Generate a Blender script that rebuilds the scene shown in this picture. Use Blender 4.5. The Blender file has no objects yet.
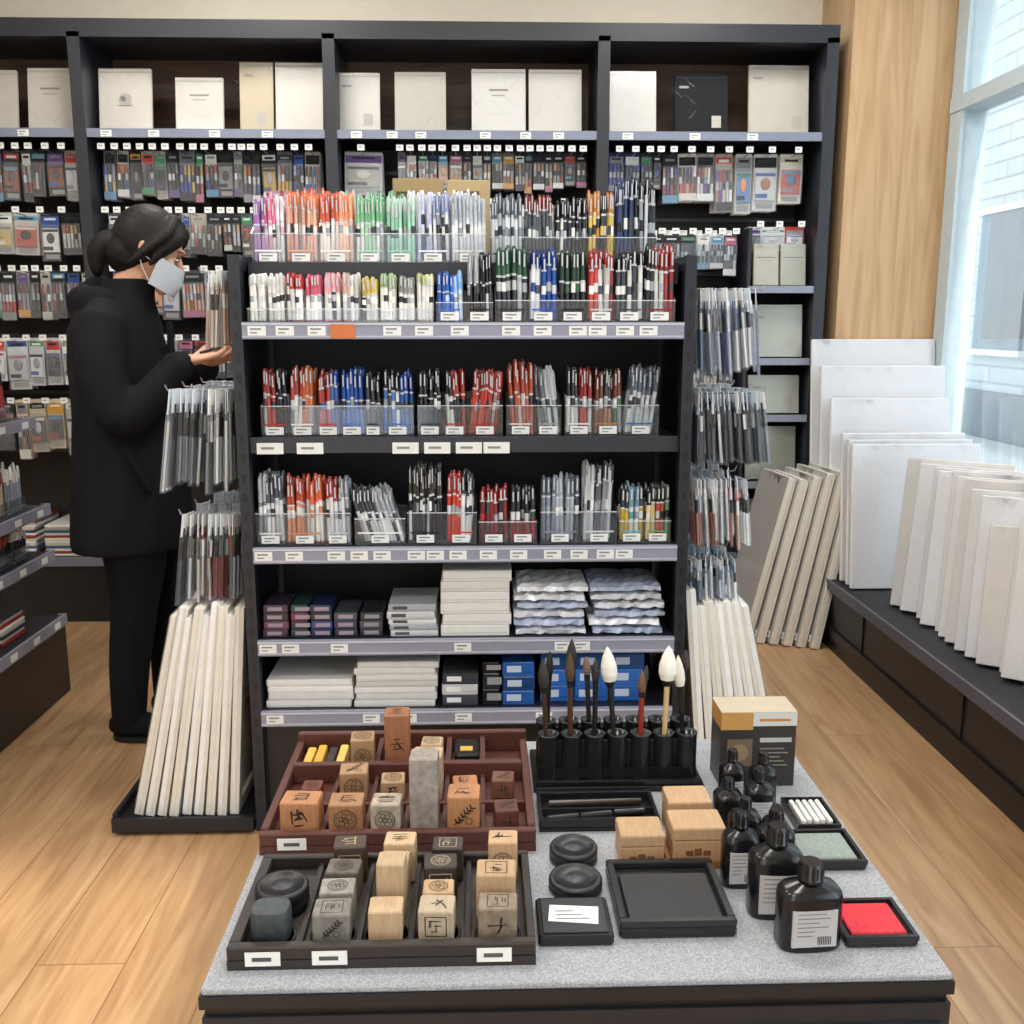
import bpy, math, random
from mathutils import Matrix, Vector
R=random.Random(7)
def lin(c):
    return c/12.92 if c<=0.04045 else ((c+0.055)/1.055)**2.4
def H(h):
    h=h.lstrip('#')
    if len(h)==3: h=''.join(ch*2 for ch in h)
    return tuple(lin(int(h[i:i+2],16)/255) for i in (0,2,4))+(1.0,)
def jit(h,a=0.06):
    c=H(h); k=1+R.uniform(-a,a)*2; return tuple(min(1,max(0,v*k)) for v in c[:3])+(1.0,)

# ------------------------------------------------------------ materials
MATS={}
def newmat(name):
    m=bpy.data.materials.new(name); m.use_nodes=True; MATS[name]=m
    nt=m.node_tree; b=nt.nodes['Principled BSDF']; return m,nt,b
def attrmat(name,rough=0.5,metal=0.0,bump=0.0,bscale=60,var=0.0,wood=False,spec=0.5,coat=0.0):
    m,nt,b=newmat(name)
    a=nt.nodes.new('ShaderNodeAttribute'); a.attribute_name='Col'
    src=a.outputs['Color']
    tc=nt.nodes.new('ShaderNodeTexCoord')
    if var>0 or bump>0 or wood:
        n=nt.nodes.new('ShaderNodeTexNoise'); n.inputs['Scale'].default_value=bscale; n.inputs['Detail'].default_value=5
        if wood:
            mp=nt.nodes.new('ShaderNodeMapping'); mp.inputs['Scale'].default_value=(6,1.0,1.0) if wood==1 else (1,1,6)
            nt.links.new(tc.outputs['Object'],mp.inputs['Vector']); nt.links.new(mp.outputs['Vector'],n.inputs['Vector'])
        else: nt.links.new(tc.outputs['Object'],n.inputs['Vector'])
        if var>0:
            mr=nt.nodes.new('ShaderNodeMapRange'); mr.inputs['From Min'].default_value=0.3; mr.inputs['From Max'].default_value=0.7
            mr.inputs['To Min'].default_value=1-var; mr.inputs['To Max'].default_value=1+var*0.6
            nt.links.new(n.outputs['Fac'],mr.inputs['Value'])
            mx=nt.nodes.new('ShaderNodeVectorMath'); mx.operation='SCALE'
            nt.links.new(src,mx.inputs[0]); nt.links.new(mr.outputs['Result'],mx.inputs['Scale']); src=mx.outputs[0]
        if bump>0:
            bp=nt.nodes.new('ShaderNodeBump'); bp.inputs['Strength'].default_value=bump; bp.inputs['Distance'].default_value=0.004
            nt.links.new(n.outputs['Fac'],bp.inputs['Height']); nt.links.new(bp.outputs['Normal'],b.inputs['Normal'])
    nt.links.new(src,b.inputs['Base Color'])
    b.inputs['Roughness'].default_value=rough; b.inputs['Metallic'].default_value=metal
    b.inputs['Specular IOR Level'].default_value=spec; b.inputs['Coat Weight'].default_value=coat
    return m
attrmat('matte',0.6,bump=0.05,bscale=120,var=0.05)
attrmat('paper',0.75,bump=0.1,bscale=40,var=0.04,spec=0.3)
attrmat('gloss',0.22)
attrmat('satin',0.4,var=0.05,bscale=30)
attrmat('metal',0.3,metal=0.9)
attrmat('wood',0.5,wood=1,bscale=40,var=0.16,bump=0.1)
attrmat('stone',0.55,var=0.35,bscale=90,bump=0.2)
attrmat('cloth',0.85,bump=0.5,bscale=250,var=0.2,spec=0.2)
attrmat('skin',0.5,bump=0.05,bscale=200,var=0.05)
def clearmat(name,tint,fac,rough,white=0.0):
    m=bpy.data.materials.new(name); m.use_nodes=True; MATS[name]=m; nt=m.node_tree; nt.nodes.clear()
    o=nt.nodes.new('ShaderNodeOutputMaterial'); t=nt.nodes.new('ShaderNodeBsdfTransparent'); t.inputs[0].default_value=tint
    g=nt.nodes.new('ShaderNodeBsdfGlossy'); g.inputs['Roughness'].default_value=rough
    lw=nt.nodes.new('ShaderNodeLayerWeight'); lw.inputs['Blend'].default_value=0.2
    ma=nt.nodes.new('ShaderNodeMath'); ma.operation='MULTIPLY_ADD'; ma.inputs[1].default_value=0.5; ma.inputs[2].default_value=fac
    nt.links.new(lw.outputs['Fresnel'],ma.inputs[0])
    mx=nt.nodes.new('ShaderNodeMixShader'); nt.links.new(ma.outputs[0],mx.inputs[0])
    nt.links.new(t.outputs[0],mx.inputs[1]); nt.links.new(g.outputs[0],mx.inputs[2])
    last=mx
    if white>0:
        d=nt.nodes.new('ShaderNodeBsdfDiffuse'); d.inputs[0].default_value=(0.85,0.87,0.9,1)
        m2=nt.nodes.new('ShaderNodeMixShader'); m2.inputs[0].default_value=white
        nt.links.new(mx.outputs[0],m2.inputs[1]); nt.links.new(d.outputs[0],m2.inputs[2]); last=m2
    nt.links.new(last.outputs[0],o.inputs[0])
clearmat('clear',(0.96,0.97,0.98,1),0.02,0.08,0.03)
clearmat('film',(0.98,0.98,0.99,1),0.03,0.15,0.04)
clearmat('glass',(0.96,0.99,1.0,1),0.01,0.02,0.0)

def plankmat(name,c1,c2,c3,pw,pl,axis,rough,gs=1.0,gap=0.003,dk=.55,v0=.86):
    m,nt,b=newmat(name)
    tc=nt.nodes.new('ShaderNodeTexCoord'); mp=nt.nodes.new('ShaderNodeMapping')
    nt.links.new(tc.outputs['Object'],mp.inputs['Vector'])
    if axis=='Y': mp.inputs['Rotation'].default_value=(0,0,math.radians(90))
    if axis=='Z': mp.inputs['Rotation'].default_value=(math.radians(90),0,math.radians(90))
    br=nt.nodes.new('ShaderNodeTexBrick'); br.offset=0.37
    br.inputs['Scale'].default_value=1; br.inputs['Brick Width'].default_value=pl; br.inputs['Row Height'].default_value=pw
    br.inputs['Mortar Size'].default_value=gap; br.inputs['Color1'].default_value=(0,0,0,1); br.inputs['Color2'].default_value=(1,1,1,1)
    br.inputs['Mortar'].default_value=(0.5,0.5,0.5,1)
    nt.links.new(mp.outputs['Vector'],br.inputs['Vector'])
    mp2=nt.nodes.new('ShaderNodeMapping'); mp2.inputs['Scale'].default_value=(1.2*gs,14*gs,14*gs)
    nt.links.new(mp.outputs['Vector'],mp2.inputs['Vector'])
    ad=nt.nodes.new('ShaderNodeVectorMath'); ad.operation='MULTIPLY_ADD'; ad.inputs[1].default_value=(7,3,9)
    nt.links.new(br.outputs['Color'],ad.inputs[0]); nt.links.new(mp2.outputs['Vector'],ad.inputs[2])
    n=nt.nodes.new('ShaderNodeTexNoise'); n.inputs['Scale'].default_value=1.6; n.inputs['Detail'].default_value=9; n.inputs['Distortion'].default_value=1.4
    nt.links.new(ad.outputs[0],n.inputs['Vector'])
    cr=nt.nodes.new('ShaderNodeValToRGB'); e=cr.color_ramp.elements; e[0].position=0.3; e[0].color=H(c1); e[1].position=0.72; e[1].color=H(c3)
    k=cr.color_ramp.elements.new(0.5); k.color=H(c2)
    nt.links.new(n.outputs['Fac'],cr.inputs['Fac'])
    mr=nt.nodes.new('ShaderNodeMapRange'); mr.inputs['To Min'].default_value=v0; mr.inputs['To Max'].default_value=1.06
    nt.links.new(br.outputs['Color'],mr.inputs['Value'])
    sc=nt.nodes.new('ShaderNodeVectorMath'); sc.operation='SCALE'; nt.links.new(cr.outputs['Color'],sc.inputs[0]); nt.links.new(mr.outputs['Result'],sc.inputs['Scale'])
    mx=nt.nodes.new('ShaderNodeMix'); mx.data_type='RGBA'; mx.inputs[7].default_value=tuple(v*dk for v in H(c1)[:3])+(1,)
    nt.links.new(br.outputs['Fac'],mx.inputs[0]); nt.links.new(sc.outputs[0],mx.inputs[6]); nt.links.new(mx.outputs[2],b.inputs['Base Color'])
    b.inputs['Roughness'].default_value=rough
    bp=nt.nodes.new('ShaderNodeBump'); bp.inputs['Strength'].default_value=0.08; bp.inputs['Distance'].default_value=0.002
    nt.links.new(n.outputs['Fac'],bp.inputs['Height']); nt.links.new(bp.outputs['Normal'],b.inputs['Normal'])
plankmat('oak_floor','#947050','#aa8660','#ba9872',0.19,1.8,'Y',0.3,1.0,.0016,.75,.93)
plankmat('oak_panel','#b28e66','#c09e76','#caaa83',1.4,5.0,'Z',0.45,0.8,0.0005,.8,.97)
plankmat('dark_panel','#43301f','#573c29','#684a34',0.3,3.0,'X',0.5)
m,nt,b=newmat('plaster'); n=nt.nodes.new('ShaderNodeTexNoise'); n.inputs['Scale'].default_value=60
cr=nt.nodes.new('ShaderNodeValToRGB'); cr.color_ramp.elements[0].color=H('#d4ccb9'); cr.color_ramp.elements[1].color=H('#ded7c6')
nt.links.new(n.outputs['Fac'],cr.inputs['Fac']); nt.links.new(cr.outputs['Color'],b.inputs['Base Color']); b.inputs['Roughness'].default_value=0.8
m,nt,b=newmat('speckle'); tc=nt.nodes.new('ShaderNodeTexCoord'); n=nt.nodes.new('ShaderNodeTexNoise'); n.inputs['Scale'].default_value=520; n.inputs['Detail'].default_value=3
nt.links.new(tc.outputs['Object'],n.inputs['Vector'])
cr=nt.nodes.new('ShaderNodeValToRGB'); e=cr.color_ramp.elements; e[0].position=0.34; e[0].color=H('#828488'); e[1].position=0.64; e[1].color=H('#acaeb2')
nt.links.new(n.outputs['Fac'],cr.inputs['Fac']); nt.links.new(cr.outputs['Color'],b.inputs['Base Color']); b.inputs['Roughness'].default_value=0.9
bp=nt.nodes.new('ShaderNodeBump'); bp.inputs['Strength'].default_value=.25; bp.inputs['Distance'].default_value=.001; nt.links.new(n.outputs['Fac'],bp.inputs['Height']); nt.links.new(bp.outputs['Normal'],b.inputs['Normal'])
m,nt,b=newmat('siding'); tc=nt.nodes.new('ShaderNodeTexCoord')
sx=nt.nodes.new('ShaderNodeSeparateXYZ'); cx=nt.nodes.new('ShaderNodeCombineXYZ'); nt.links.new(tc.outputs['Object'],sx.inputs[0])
nt.links.new(sx.outputs['Y'],cx.inputs['X']); nt.links.new(sx.outputs['Z'],cx.inputs['Y'])
br=nt.nodes.new('ShaderNodeTexBrick'); br.inputs['Scale'].default_value=1; br.inputs['Brick Width'].default_value=1.6; br.inputs['Row Height'].default_value=0.2; br.inputs['Mortar Size'].default_value=0.014
br.inputs['Color1'].default_value=H('#adb5b7'); br.inputs['Color2'].default_value=H('#a3acaf'); br.inputs['Mortar'].default_value=H('#858f94')
nt.links.new(cx.outputs[0],br.inputs['Vector']); nt.links.new(br.outputs['Color'],b.inputs['Base Color'])
m,nt,b=newmat('added_panel_glow'); b.inputs['Emission Color'].default_value=(1,0.97,0.93,1); b.inputs['Emission Strength'].default_value=6  # glow for the unseen ceiling panels added as interior fill

# ------------------------------------------------------------ mesh builder
class MB:
    def __init__(s,name): s.name=name; s.v=[]; s.f=[]; s.c=[]; s.mi=[]; s.sm=[]; s.mats=[]; s.M=Matrix.Identity(4)
    def mid(s,m):
        if m not in s.mats: s.mats.append(m)
        return s.mats.index(m)
    def add(s,vs,fs,col,m='matte',smooth=False):
        o=len(s.v); M=s.M
        s.v.extend([tuple(M@Vector(p)) for p in vs]); k=s.mid(m)
        if isinstance(col,str): col=H(col)
        for f in fs: s.f.append([o+i for i in f]); s.c.append(col); s.mi.append(k); s.sm.append(smooth)
    def box(s,x0,x1,y0,y1,z0,z1,col,m='matte',top=None):
        vs=[(x0,y0,z0),(x1,y0,z0),(x1,y1,z0),(x0,y1,z0),(x0,y0,z1),(x1,y0,z1),(x1,y1,z1),(x0,y1,z1)]
        fs=[(3,2,1,0),(4,5,6,7),(0,1,5,4),(1,2,6,5),(2,3,7,6),(3,0,4,7)]
        s.add(vs,fs,col,m)
    def bbox(s,x0,x1,y0,y1,z0,z1,b,col,m='matte'):
        def ring(i,z): 
            a0,a1,b0,b1=x0+i,x1-i,y0+i,y1-i; c=b
            return [(a0+c,b0,z),(a1-c,b0,z),(a1,b0+c,z),(a1,b1-c,z),(a1-c,b1,z),(a0+c,b1,z),(a0,b1-c,z),(a0,b0+c,z)]
        vs=ring(b*.6,z0)+ring(0,z0+b)+ring(0,z1-b)+ring(b*.6,z1)
        fs=[tuple(range(7,-1,-1)),tuple(range(24,32))]
        for k in range(3):
            for i in range(8):
                j=(i+1)%8; fs.append((k*8+i,k*8+j,k*8+8+j,k*8+8+i))
        s.add(vs,fs,col,m)
    def cyl(s,p0,p1,r0,r1=None,n=8,col='#fff',m='gloss',caps=True):
        if r1 is None: r1=r0
        p0=Vector(p0); p1=Vector(p1); d=(p1-p0).normalized()
        a=Vector((0,0,1)) if abs(d.z)<.9 else Vector((1,0,0)); u=d.cross(a).normalized(); w=d.cross(u)
        vs=[];
        for p,r in((p0,r0),(p1,r1)):
            for i in range(n):
                t=2*math.pi*i/n; vs.append(p+u*math.cos(t)*r+w*math.sin(t)*r)
        fs=[(j,i,n+i,n+j) for i,j in((i,(i+1)%n) for i in range(n))]
        s.add(vs,fs,col,m,True)
        if caps: s.add(vs,[tuple(range(n)),tuple(range(2*n-1,n-1,-1))],col,m)
    def lathe(s,prof,c,n=24,col='#fff',m='gloss',sx=1,sy=1,smooth=True,sq=0):
        vs=[]
        for r,z in prof:
            for i in range(n):
                t=2*math.pi*i/n; ct,st=math.cos(t),math.sin(t)
                if sq: 
                    e=2/sq; ct=math.copysign(abs(ct)**e,ct); st=math.copysign(abs(st)**e,st)
                vs.append((c[0]+ct*r*sx,c[1]+st*r*sy,c[2]+z))
        fs=[]
        for k in range(len(prof)-1):
            for i in range(n):
                j=(i+1)%n; fs.append((k*n+i,k*n+j,k*n+n+j,k*n+n+i))
        s.add(vs,fs,col,m,smooth)
        s.add(vs,[tuple(range(n-1,-1,-1)),tuple(range((len(prof)-1)*n,len(prof)*n))],col,m)
    def tube(s,pts,rad,n=12,col='#fff',m='cloth',up=(0,0,1)):
        P=[Vector(p) for p in pts]; Rr=[(r,r) if not isinstance(r,tuple) else r for r in rad]
        PP=[];RR=[]
        for i in range(len(P)-1):
            a=P[max(i-1,0)];b=P[i];c=P[i+1];d=P[min(i+2,len(P)-1)]
            for k in range(4):
                t=k/4; q=0.5*((2*b)+(c-a)*t+(2*a-5*b+4*c-d)*t*t+(3*b-a-3*c+d)*t**3)
                PP.append(q); RR.append(tuple(Rr[i][j]*(1-t)+Rr[i+1][j]*t for j in(0,1)))
        PP.append(P[-1]);RR.append(Rr[-1])
        vs=[];N=len(PP)
        u=None; rings=[]
        for i in range(N):
            d=(PP[min(i+1,N-1)]-PP[max(i-1,0)]).normalized()
            if u is None:
                U=Vector(up)
                if abs(d.dot(U))>.95: U=Vector((1,0,0))
                u=d.cross(U).normalized()
            else: u=(u-d*u.dot(d)).normalized()
            w=u.cross(d)
            if i==0: r=RR[0]; rings.append((PP[0]-d*min(r)*.8,(r[0]*.5,r[1]*.5),u,w))
            rings.append((PP[i],RR[i],u,w))
            if i==N-1: r=RR[-1]; rings.append((PP[-1]+d*min(r)*.8,(r[0]*.5,r[1]*.5),u,w))
        for p,r,u,w in rings:
            for i in range(n):
                t=2*math.pi*i/n; vs.append(p+u*math.cos(t)*r[0]+w*math.sin(t)*r[1])
        L=len(rings); fs=[(k*n+j,k*n+i,k*n+n+i,k*n+n+j) for k in range(L-1) for i,j in((i,(i+1)%n) for i in range(n))]
        fs+=[tuple(range(n)),tuple(range(L*n-1,(L-1)*n-1,-1))]
        s.add(vs,fs,col,m,True)
    def ell(s,c,r,n=20,col='#fff',m='skin',fn=None):
        vs=[];K=n//2
        for k in range(K+1):
            ph=-math.pi/2+math.pi*k/K
            for i in range(n):
                t=2*math.pi*i/n; p=Vector((math.cos(ph)*math.cos(t),math.cos(ph)*math.sin(t),math.sin(ph)))
                if fn: p=fn(p)
                vs.append((c[0]+p.x*r[0],c[1]+p.y*r[1],c[2]+p.z*r[2]))
        fs=[(k*n+i,k*n+(i+1)%n,k*n+n+(i+1)%n,k*n+n+i) for k in range(K) for i in range(n)]
        s.add(vs,fs,col,m,True)
    def build(s,parent=None,origin=None,bevel=0):
        me=bpy.data.meshes.new(s.name)
        if origin is None:
            xs=[p[0] for p in s.v];ys=[p[1] for p in s.v];zs=[p[2] for p in s.v]
            origin=((min(xs)+max(xs))/2,(min(ys)+max(ys))/2,min(zs))
        if parent is not None: origin=(0,0,0)
        o=Vector(origin)
        me.from_pydata([tuple(Vector(p)-o) for p in s.v],[],s.f)
        for mn in s.mats: me.materials.append(MATS[mn])
        me.polygons.foreach_set('material_index',s.mi); me.polygons.foreach_set('use_smooth',s.sm)
        at=me.color_attributes.new('Col','FLOAT_COLOR','CORNER'); buf=[]
        for f,c in zip(s.f,s.c): buf.extend(list(c)*len(f))
        at.data.foreach_set('color',buf)
        me.update(); ob=bpy.data.objects.new(s.name,me); bpy.context.collection.objects.link(ob)
        if parent is not None: ob.parent=parent
        else: ob.location=o
        return ob
def solidcolor(name,h,rough=.6,bump=0,bs=200,var=0.15,spec=.5):
    m,nt,b=newmat(name); tc=nt.nodes.new('ShaderNodeTexCoord'); n=nt.nodes.new('ShaderNodeTexNoise'); n.inputs['Scale'].default_value=bs; n.inputs['Detail'].default_value=4
    nt.links.new(tc.outputs['Object'],n.inputs['Vector']); cr=nt.nodes.new('ShaderNodeValToRGB'); c=H(h)
    cr.color_ramp.elements[0].color=tuple(v*(1-var) for v in c[:3])+(1,); cr.color_ramp.elements[1].color=tuple(min(1,v*(1+var)) for v in c[:3])+(1,)
    nt.links.new(n.outputs['Fac'],cr.inputs['Fac']); nt.links.new(cr.outputs['Color'],b.inputs['Base Color']); b.inputs['Roughness'].default_value=rough; b.inputs['Specular IOR Level'].default_value=spec
    if bump:
        bp=nt.nodes.new('ShaderNodeBump'); bp.inputs['Strength'].default_value=bump; bp.inputs['Distance'].default_value=.003
        nt.links.new(n.outputs['Fac'],bp.inputs['Height']); nt.links.new(bp.outputs['Normal'],b.inputs['Normal'])
solidcolor('coat_black','#15151a',.85,.4,300,.2,.2); solidcolor('trouser_black','#121216',.9,.3,400,.2,.2)
solidcolor('skin_tone','#d3a183',.5,.05,200,.06); solidcolor('hair_black','#120e0d',.55,.5,120,.4,.3)
def remeshed(mb,mat,voxel,parent,smooth=4):
    ob=mb.build(parent=parent); ob.data.materials.clear(); ob.data.materials.append(MATS[mat])
    for p in ob.data.polygons: p.material_index=0
    r=ob.modifiers.new('rm','REMESH'); r.mode='VOXEL'; r.voxel_size=voxel; r.use_smooth_shade=True
    if smooth:
        q=ob.modifiers.new('sm','SMOOTH'); q.factor=.5; q.iterations=smooth
    return ob

BLK='#1b1c20'; NAVY='#20222a'; RAIL='#8f90a0'; WHT='#e9e9e6'
# ------------------------------------------------------------ room
def room(name,x0,x1,y0,y1,z0,z1,mat,extra=None):
    mb=MB(name); mb.box(x0,x1,y0,y1,z0,z1,'#fff',mat)
    return mb.build()
CEIL=3.1
room('floor',-3.3,2.15,-2.4,4.95,-.1,0,'oak_floor')
room('ceiling',-3.4,2.15,-2.5,4.95,CEIL,CEIL+.1,'plaster')
room('wall_back',-3.3,2.15,4.82,4.95,0,CEIL,'plaster')
room('wall_left',-3.4,-3.3,-2.4,4.95,0,CEIL,'plaster')
room('wall_right',2.04,2.15,4.4,4.82,0,CEIL,'oak_panel')
room('trim_pilaster',1.555,2.04,4.4,4.815,0,CEIL,'oak_panel')
WX0,WX1=-1.40,-.33  # unseen opening, added and sized to drop a sun patch on the floor
mb=MB('wall_front'); mb.box(-3.3,WX0,-2.5,-2.4,0,CEIL,'#fff','plaster'); mb.box(WX1,2.15,-2.5,-2.4,0,CEIL,'#fff','plaster')  # solid wall parts shaped to keep the sun off the table
mb.box(WX0,WX1,-2.5,-2.4,0,.2,'#fff','plaster'); mb.box(WX0,WX1,-2.5,-2.4,3.04,CEIL,'#fff','plaster'); mb.build()
mb=MB('added_sun_window')  # bars of the added opening, out of view, splitting the sun patch
for x in(WX0+.02,-1.03,-.70,WX1-.02): mb.box(x-.02,x+.02,-2.48,-2.42,.2,3.04,'#b9c9d0','satin')
for z in(.2,3.01): mb.box(WX0+.04,WX1-.04,-2.48,-2.42,z,z+.03,'#b9c9d0','satin')
mb.build()
mb=MB('window_1'); FR='#b9c9d0'
for y in(4.34,2.75,1.1,-.6,-2.3): mb.box(2.0,2.1,y-.035,y+.035,.36,CEIL-.08,FR,'satin'); mb.box(1.985,2.0,y-.05,y+.05,.36,CEIL-.08,FR,'satin')
for z in(.3,2.2,CEIL-.08): mb.box(1.98,2.1,-2.4,4.39,z,z+.06,FR,'satin')
mb.box(2.06,2.066,-2.4,4.38,.34,CEIL,'#fff','glass')
mb.box(2.03,2.12,-2.4,4.395,0,.3,BLK,'satin')
mb.build()
mb=MB('neighbour_building'); mb.box(6.2,8,-1,14,-.2,7,'#fff','siding')
for y in(1,4.3,7.0,11.4):
    mb.box(6.15,6.2,y,y+1.1,1.0,2.6,'#5d6d76','gloss'); mb.box(6.12,6.2,y-.06,y+1.16,.93,1.0,'#c8ccce'); mb.box(6.12,6.2,y-.06,y+1.16,2.6,2.68,'#c8ccce')
mb.box(6.1,6.2,-1,14,-.2,.5,'#6b757a','stone')
mb.build()
mb=MB('pavement'); mb.box(2.16,6.05,-6,16,-.2,-.05,'#a9adaf','stone'); mb.build()
mb=MB('window_display_bench'); mb.box(1.45,1.975,.4,4.395,.0,.28,'#1b1c21','satin'); mb.box(1.43,1.975,.4,4.395,.28,.30,'#18191e','matte')
mb.box(1.44,1.452,.4,4.395,.06,.10,'#101114','satin')
for y in(1.2,2.0,2.8,3.6): mb.box(1.444,1.452,y,y+.006,.1,.28,'#0c0c0e','satin')
mb.box(1.422,1.432,.4,4.395,.262,.303,'#4c4e5c','satin'); mb.build()
# ------------------------------------------------------------ canvas
def canvas(x,y,z,w,h,t,yaw,lean,col='#e8e8e6',wrap=True,name='stretched_canvas'):
    mb=MB(name); mb.M=Matrix.Translation((x,y,z+t*math.sin(abs(lean))+.0005))@Matrix.Rotation(yaw,4,'Z')@Matrix.Rotation(-lean,4,'X')
    e='#e2ddd2'; wd='#c2a57c'
    mb.bbox(-w/2,w/2,0,t*.6,0,h,.002,jit(col,.02),'paper')
    b=.035
    for a in((-w/2,-w/2+b,0,h),(w/2-b,w/2,0,h),(-w/2+b,w/2-b,0,b),(-w/2+b,w/2-b,h-b,h)):
        mb.box(a[0]+.0008,a[1]-.0008,t*.6,t,a[2]+.001,a[3]-.001,jit(e,.05),'paper')
    mb.box(-w/2+.04,w/2-.04,t*.62,t*.8,h/2-.015,h/2+.015,wd,'wood')
    if wrap:
        mb.box(-w/2-.001,w/2+.001,-.0025,-.002,-.0,h+.001,'#fff','film')
        for i in range(5):
            u=R.uniform(-w/2,w/2*.6); s_=R.uniform(.02,.08); mb.add([(u,-.004,h-.002),(u+s_,-.004,h-.002),(u+s_*.7,-.006,h-s_*.6)],[(0,1,2)],'#fff','film')
        mb.box(w/2-.07,w/2-.02,-.004,-.003,.02,.05,'#f4f4f4','paper'); mb.box(w/2-.066,w/2-.03,-.0045,-.004,.03,.036,'#444','paper')
    mb.build()
D=math.radians
for y,h,w in((4.22,.97,.54),(4.12,.86,.53),(4.02,.73,.50),(3.9,.60,.50),(3.84,.58,.50),(3.78,.57,.51)):
    canvas(1.712+R.uniform(-.006,.006),y,.303,w,h,.025,0,D(8),R.choice(['#f2f3f3','#edefef']))
y=3.50
for i in range(16):
    canvas(1.66+i*.001,y,.303,R.choice([.30,.34,.36]),R.choice([.46,.50,.54,.55])-(.03 if i>7 else 0),R.choice([.03,.04,.034]),D(-36+R.uniform(-4,4)),D(13+R.uniform(-1.5,1.5)),R.choice(['#f0eeea','#f4f4f3','#e8e4dc'])); y-=R.choice([.07,.08,.068])
for i in range(6):
    canvas(1.095+i*.052,4.19-.02*i,0,.30,.70+R.uniform(-.03,.03)+(.04 if i>2 else 0),.036,D(-84),D(13.5-i*.6),R.choice(['#ece6da','#e6dfd1','#f0eadf']))
for nm,xa,xb in(('canvas_rack_base',-.985,-.612),('canvas_rack_base',.536,.86)):
    mb=MB(nm); mb.box(xa,xb,2.48,3.06,0.012,.035,'#1d1e22','satin'); mb.box(xa,xb,2.48,2.492,.035,.05,'#1d1e22','satin'); 
    o=xa if xa<0 else xb-.012
    mb.box(o,o+.012,2.492,3.06,.035,.06,'#1d1e22','satin')
    for px in(xa+.02,xb-.05):
        for py in(2.52,3.0): mb.box(px,px+.03,py,py+.03,0,.012,'#111','satin')
    mb.build()
for i in range(9):
    canvas(-.940+i*.032,2.72+R.uniform(-.008,.008),.036,.40,.585+R.uniform(-.025,.015),.024,D(-90),D(13.5-i*1.15),R.choice(['#efede8','#e6e1d6','#f4f4f4']))
for i in range(7):
    canvas(.835-i*.036,2.74,.036,.42,.60+R.uniform(-.03,.02),.026,D(90),D(13-i*1.3),R.choice(['#efede8','#e6e1d6','#f4f4f4']))

# ------------------------------------------------------------ small-part helpers
def tag(mb,x,y,z,w=.034,h=.018,face='-Y'):
    mb.box(x-w/2,x+w/2,y-.0015,y,z-h/2,z+h/2,'#e6e6e3','paper')
    mb.box(x-w*.36,x+w*.25,y-.002,y-.0015,z+h*.1,z+h*.28,'#888','paper'); mb.box(x-w*.36,x+w*.02,y-.002,y-.0015,z-h*.28,z-h*.12,'#999','paper')
NEU=['#e6e4e0','#2a2b30','#9aa0a6','#c9ccd0','#3c3f46']
def pen(mb,x,y,z,h,r,body,cap,tx=0,ty=0,cf=.28,clip=True,band=None):
    d=Vector((tx,ty,1)).normalized(); p=Vector((x,y,z))
    a=p+d*h*(1-cf); 
    mb.cyl(p+d*h*.0,p+d*h*.04,r*.5,r*.9,7,cap,'gloss'); mb.cyl(p+d*h*.04,a,r,r,7,body,'gloss',False)
    mb.cyl(a,p+d*h*.95,r*1.14,r*1.08,7,cap,'gloss'); mb.cyl(p+d*h*.95,p+d*h,r*.95,r*.6,7,cap,'gloss')
    if band: mb.cyl(p+d*h*.42,p+d*h*.55,r*1.03,r*1.03,7,band,'gloss',False); mb.cyl(a-d*h*.03,a,r*1.1,r*1.1,7,NEU[3],'gloss',False)
    if clip: 
        q=p+d*h*.78; mb.box(q.x-r*.28,q.x+r*.28,q.y-r*1.6,q.y-r*1.05,q.z,q.z+h*.18,'#c4c7cb','satin')
def acrylic(mb,x0,x1,y0,y1,z,hf,hb,divs):
    t=.002
    mb.box(x0,x1,y0,y1,z,z+t,'#fff','clear'); mb.box(x0,x1,y0,y0+t,z+t,z+hf,'#fff','clear'); mb.box(x0,x1,y1-t,y1,z+t,z+hb,'#fff','clear')
    for x in divs:
        x=min(max(x,x0),x1-t)
        mb.add([(x,y0+t,z+t),(x,y1-t,z+t),(x,y1-t,z+hb),(x,y0+t,z+hf),(x+t,y0+t,z+t),(x+t,y1-t,z+t),(x+t,y1-t,z+hb),(x+t,y0+t,z+hf)],
               [(0,1,2,3),(7,6,5,4),(3,2,6,7),(0,3,7,4)],'#fff','clear')
    mb.box(x0,x1,y0-.001,y0+.001,z+hf-.002,z+hf,'#cfd6da','gloss')
def gm(x): return -.045+(x+.045)*.968
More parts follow.
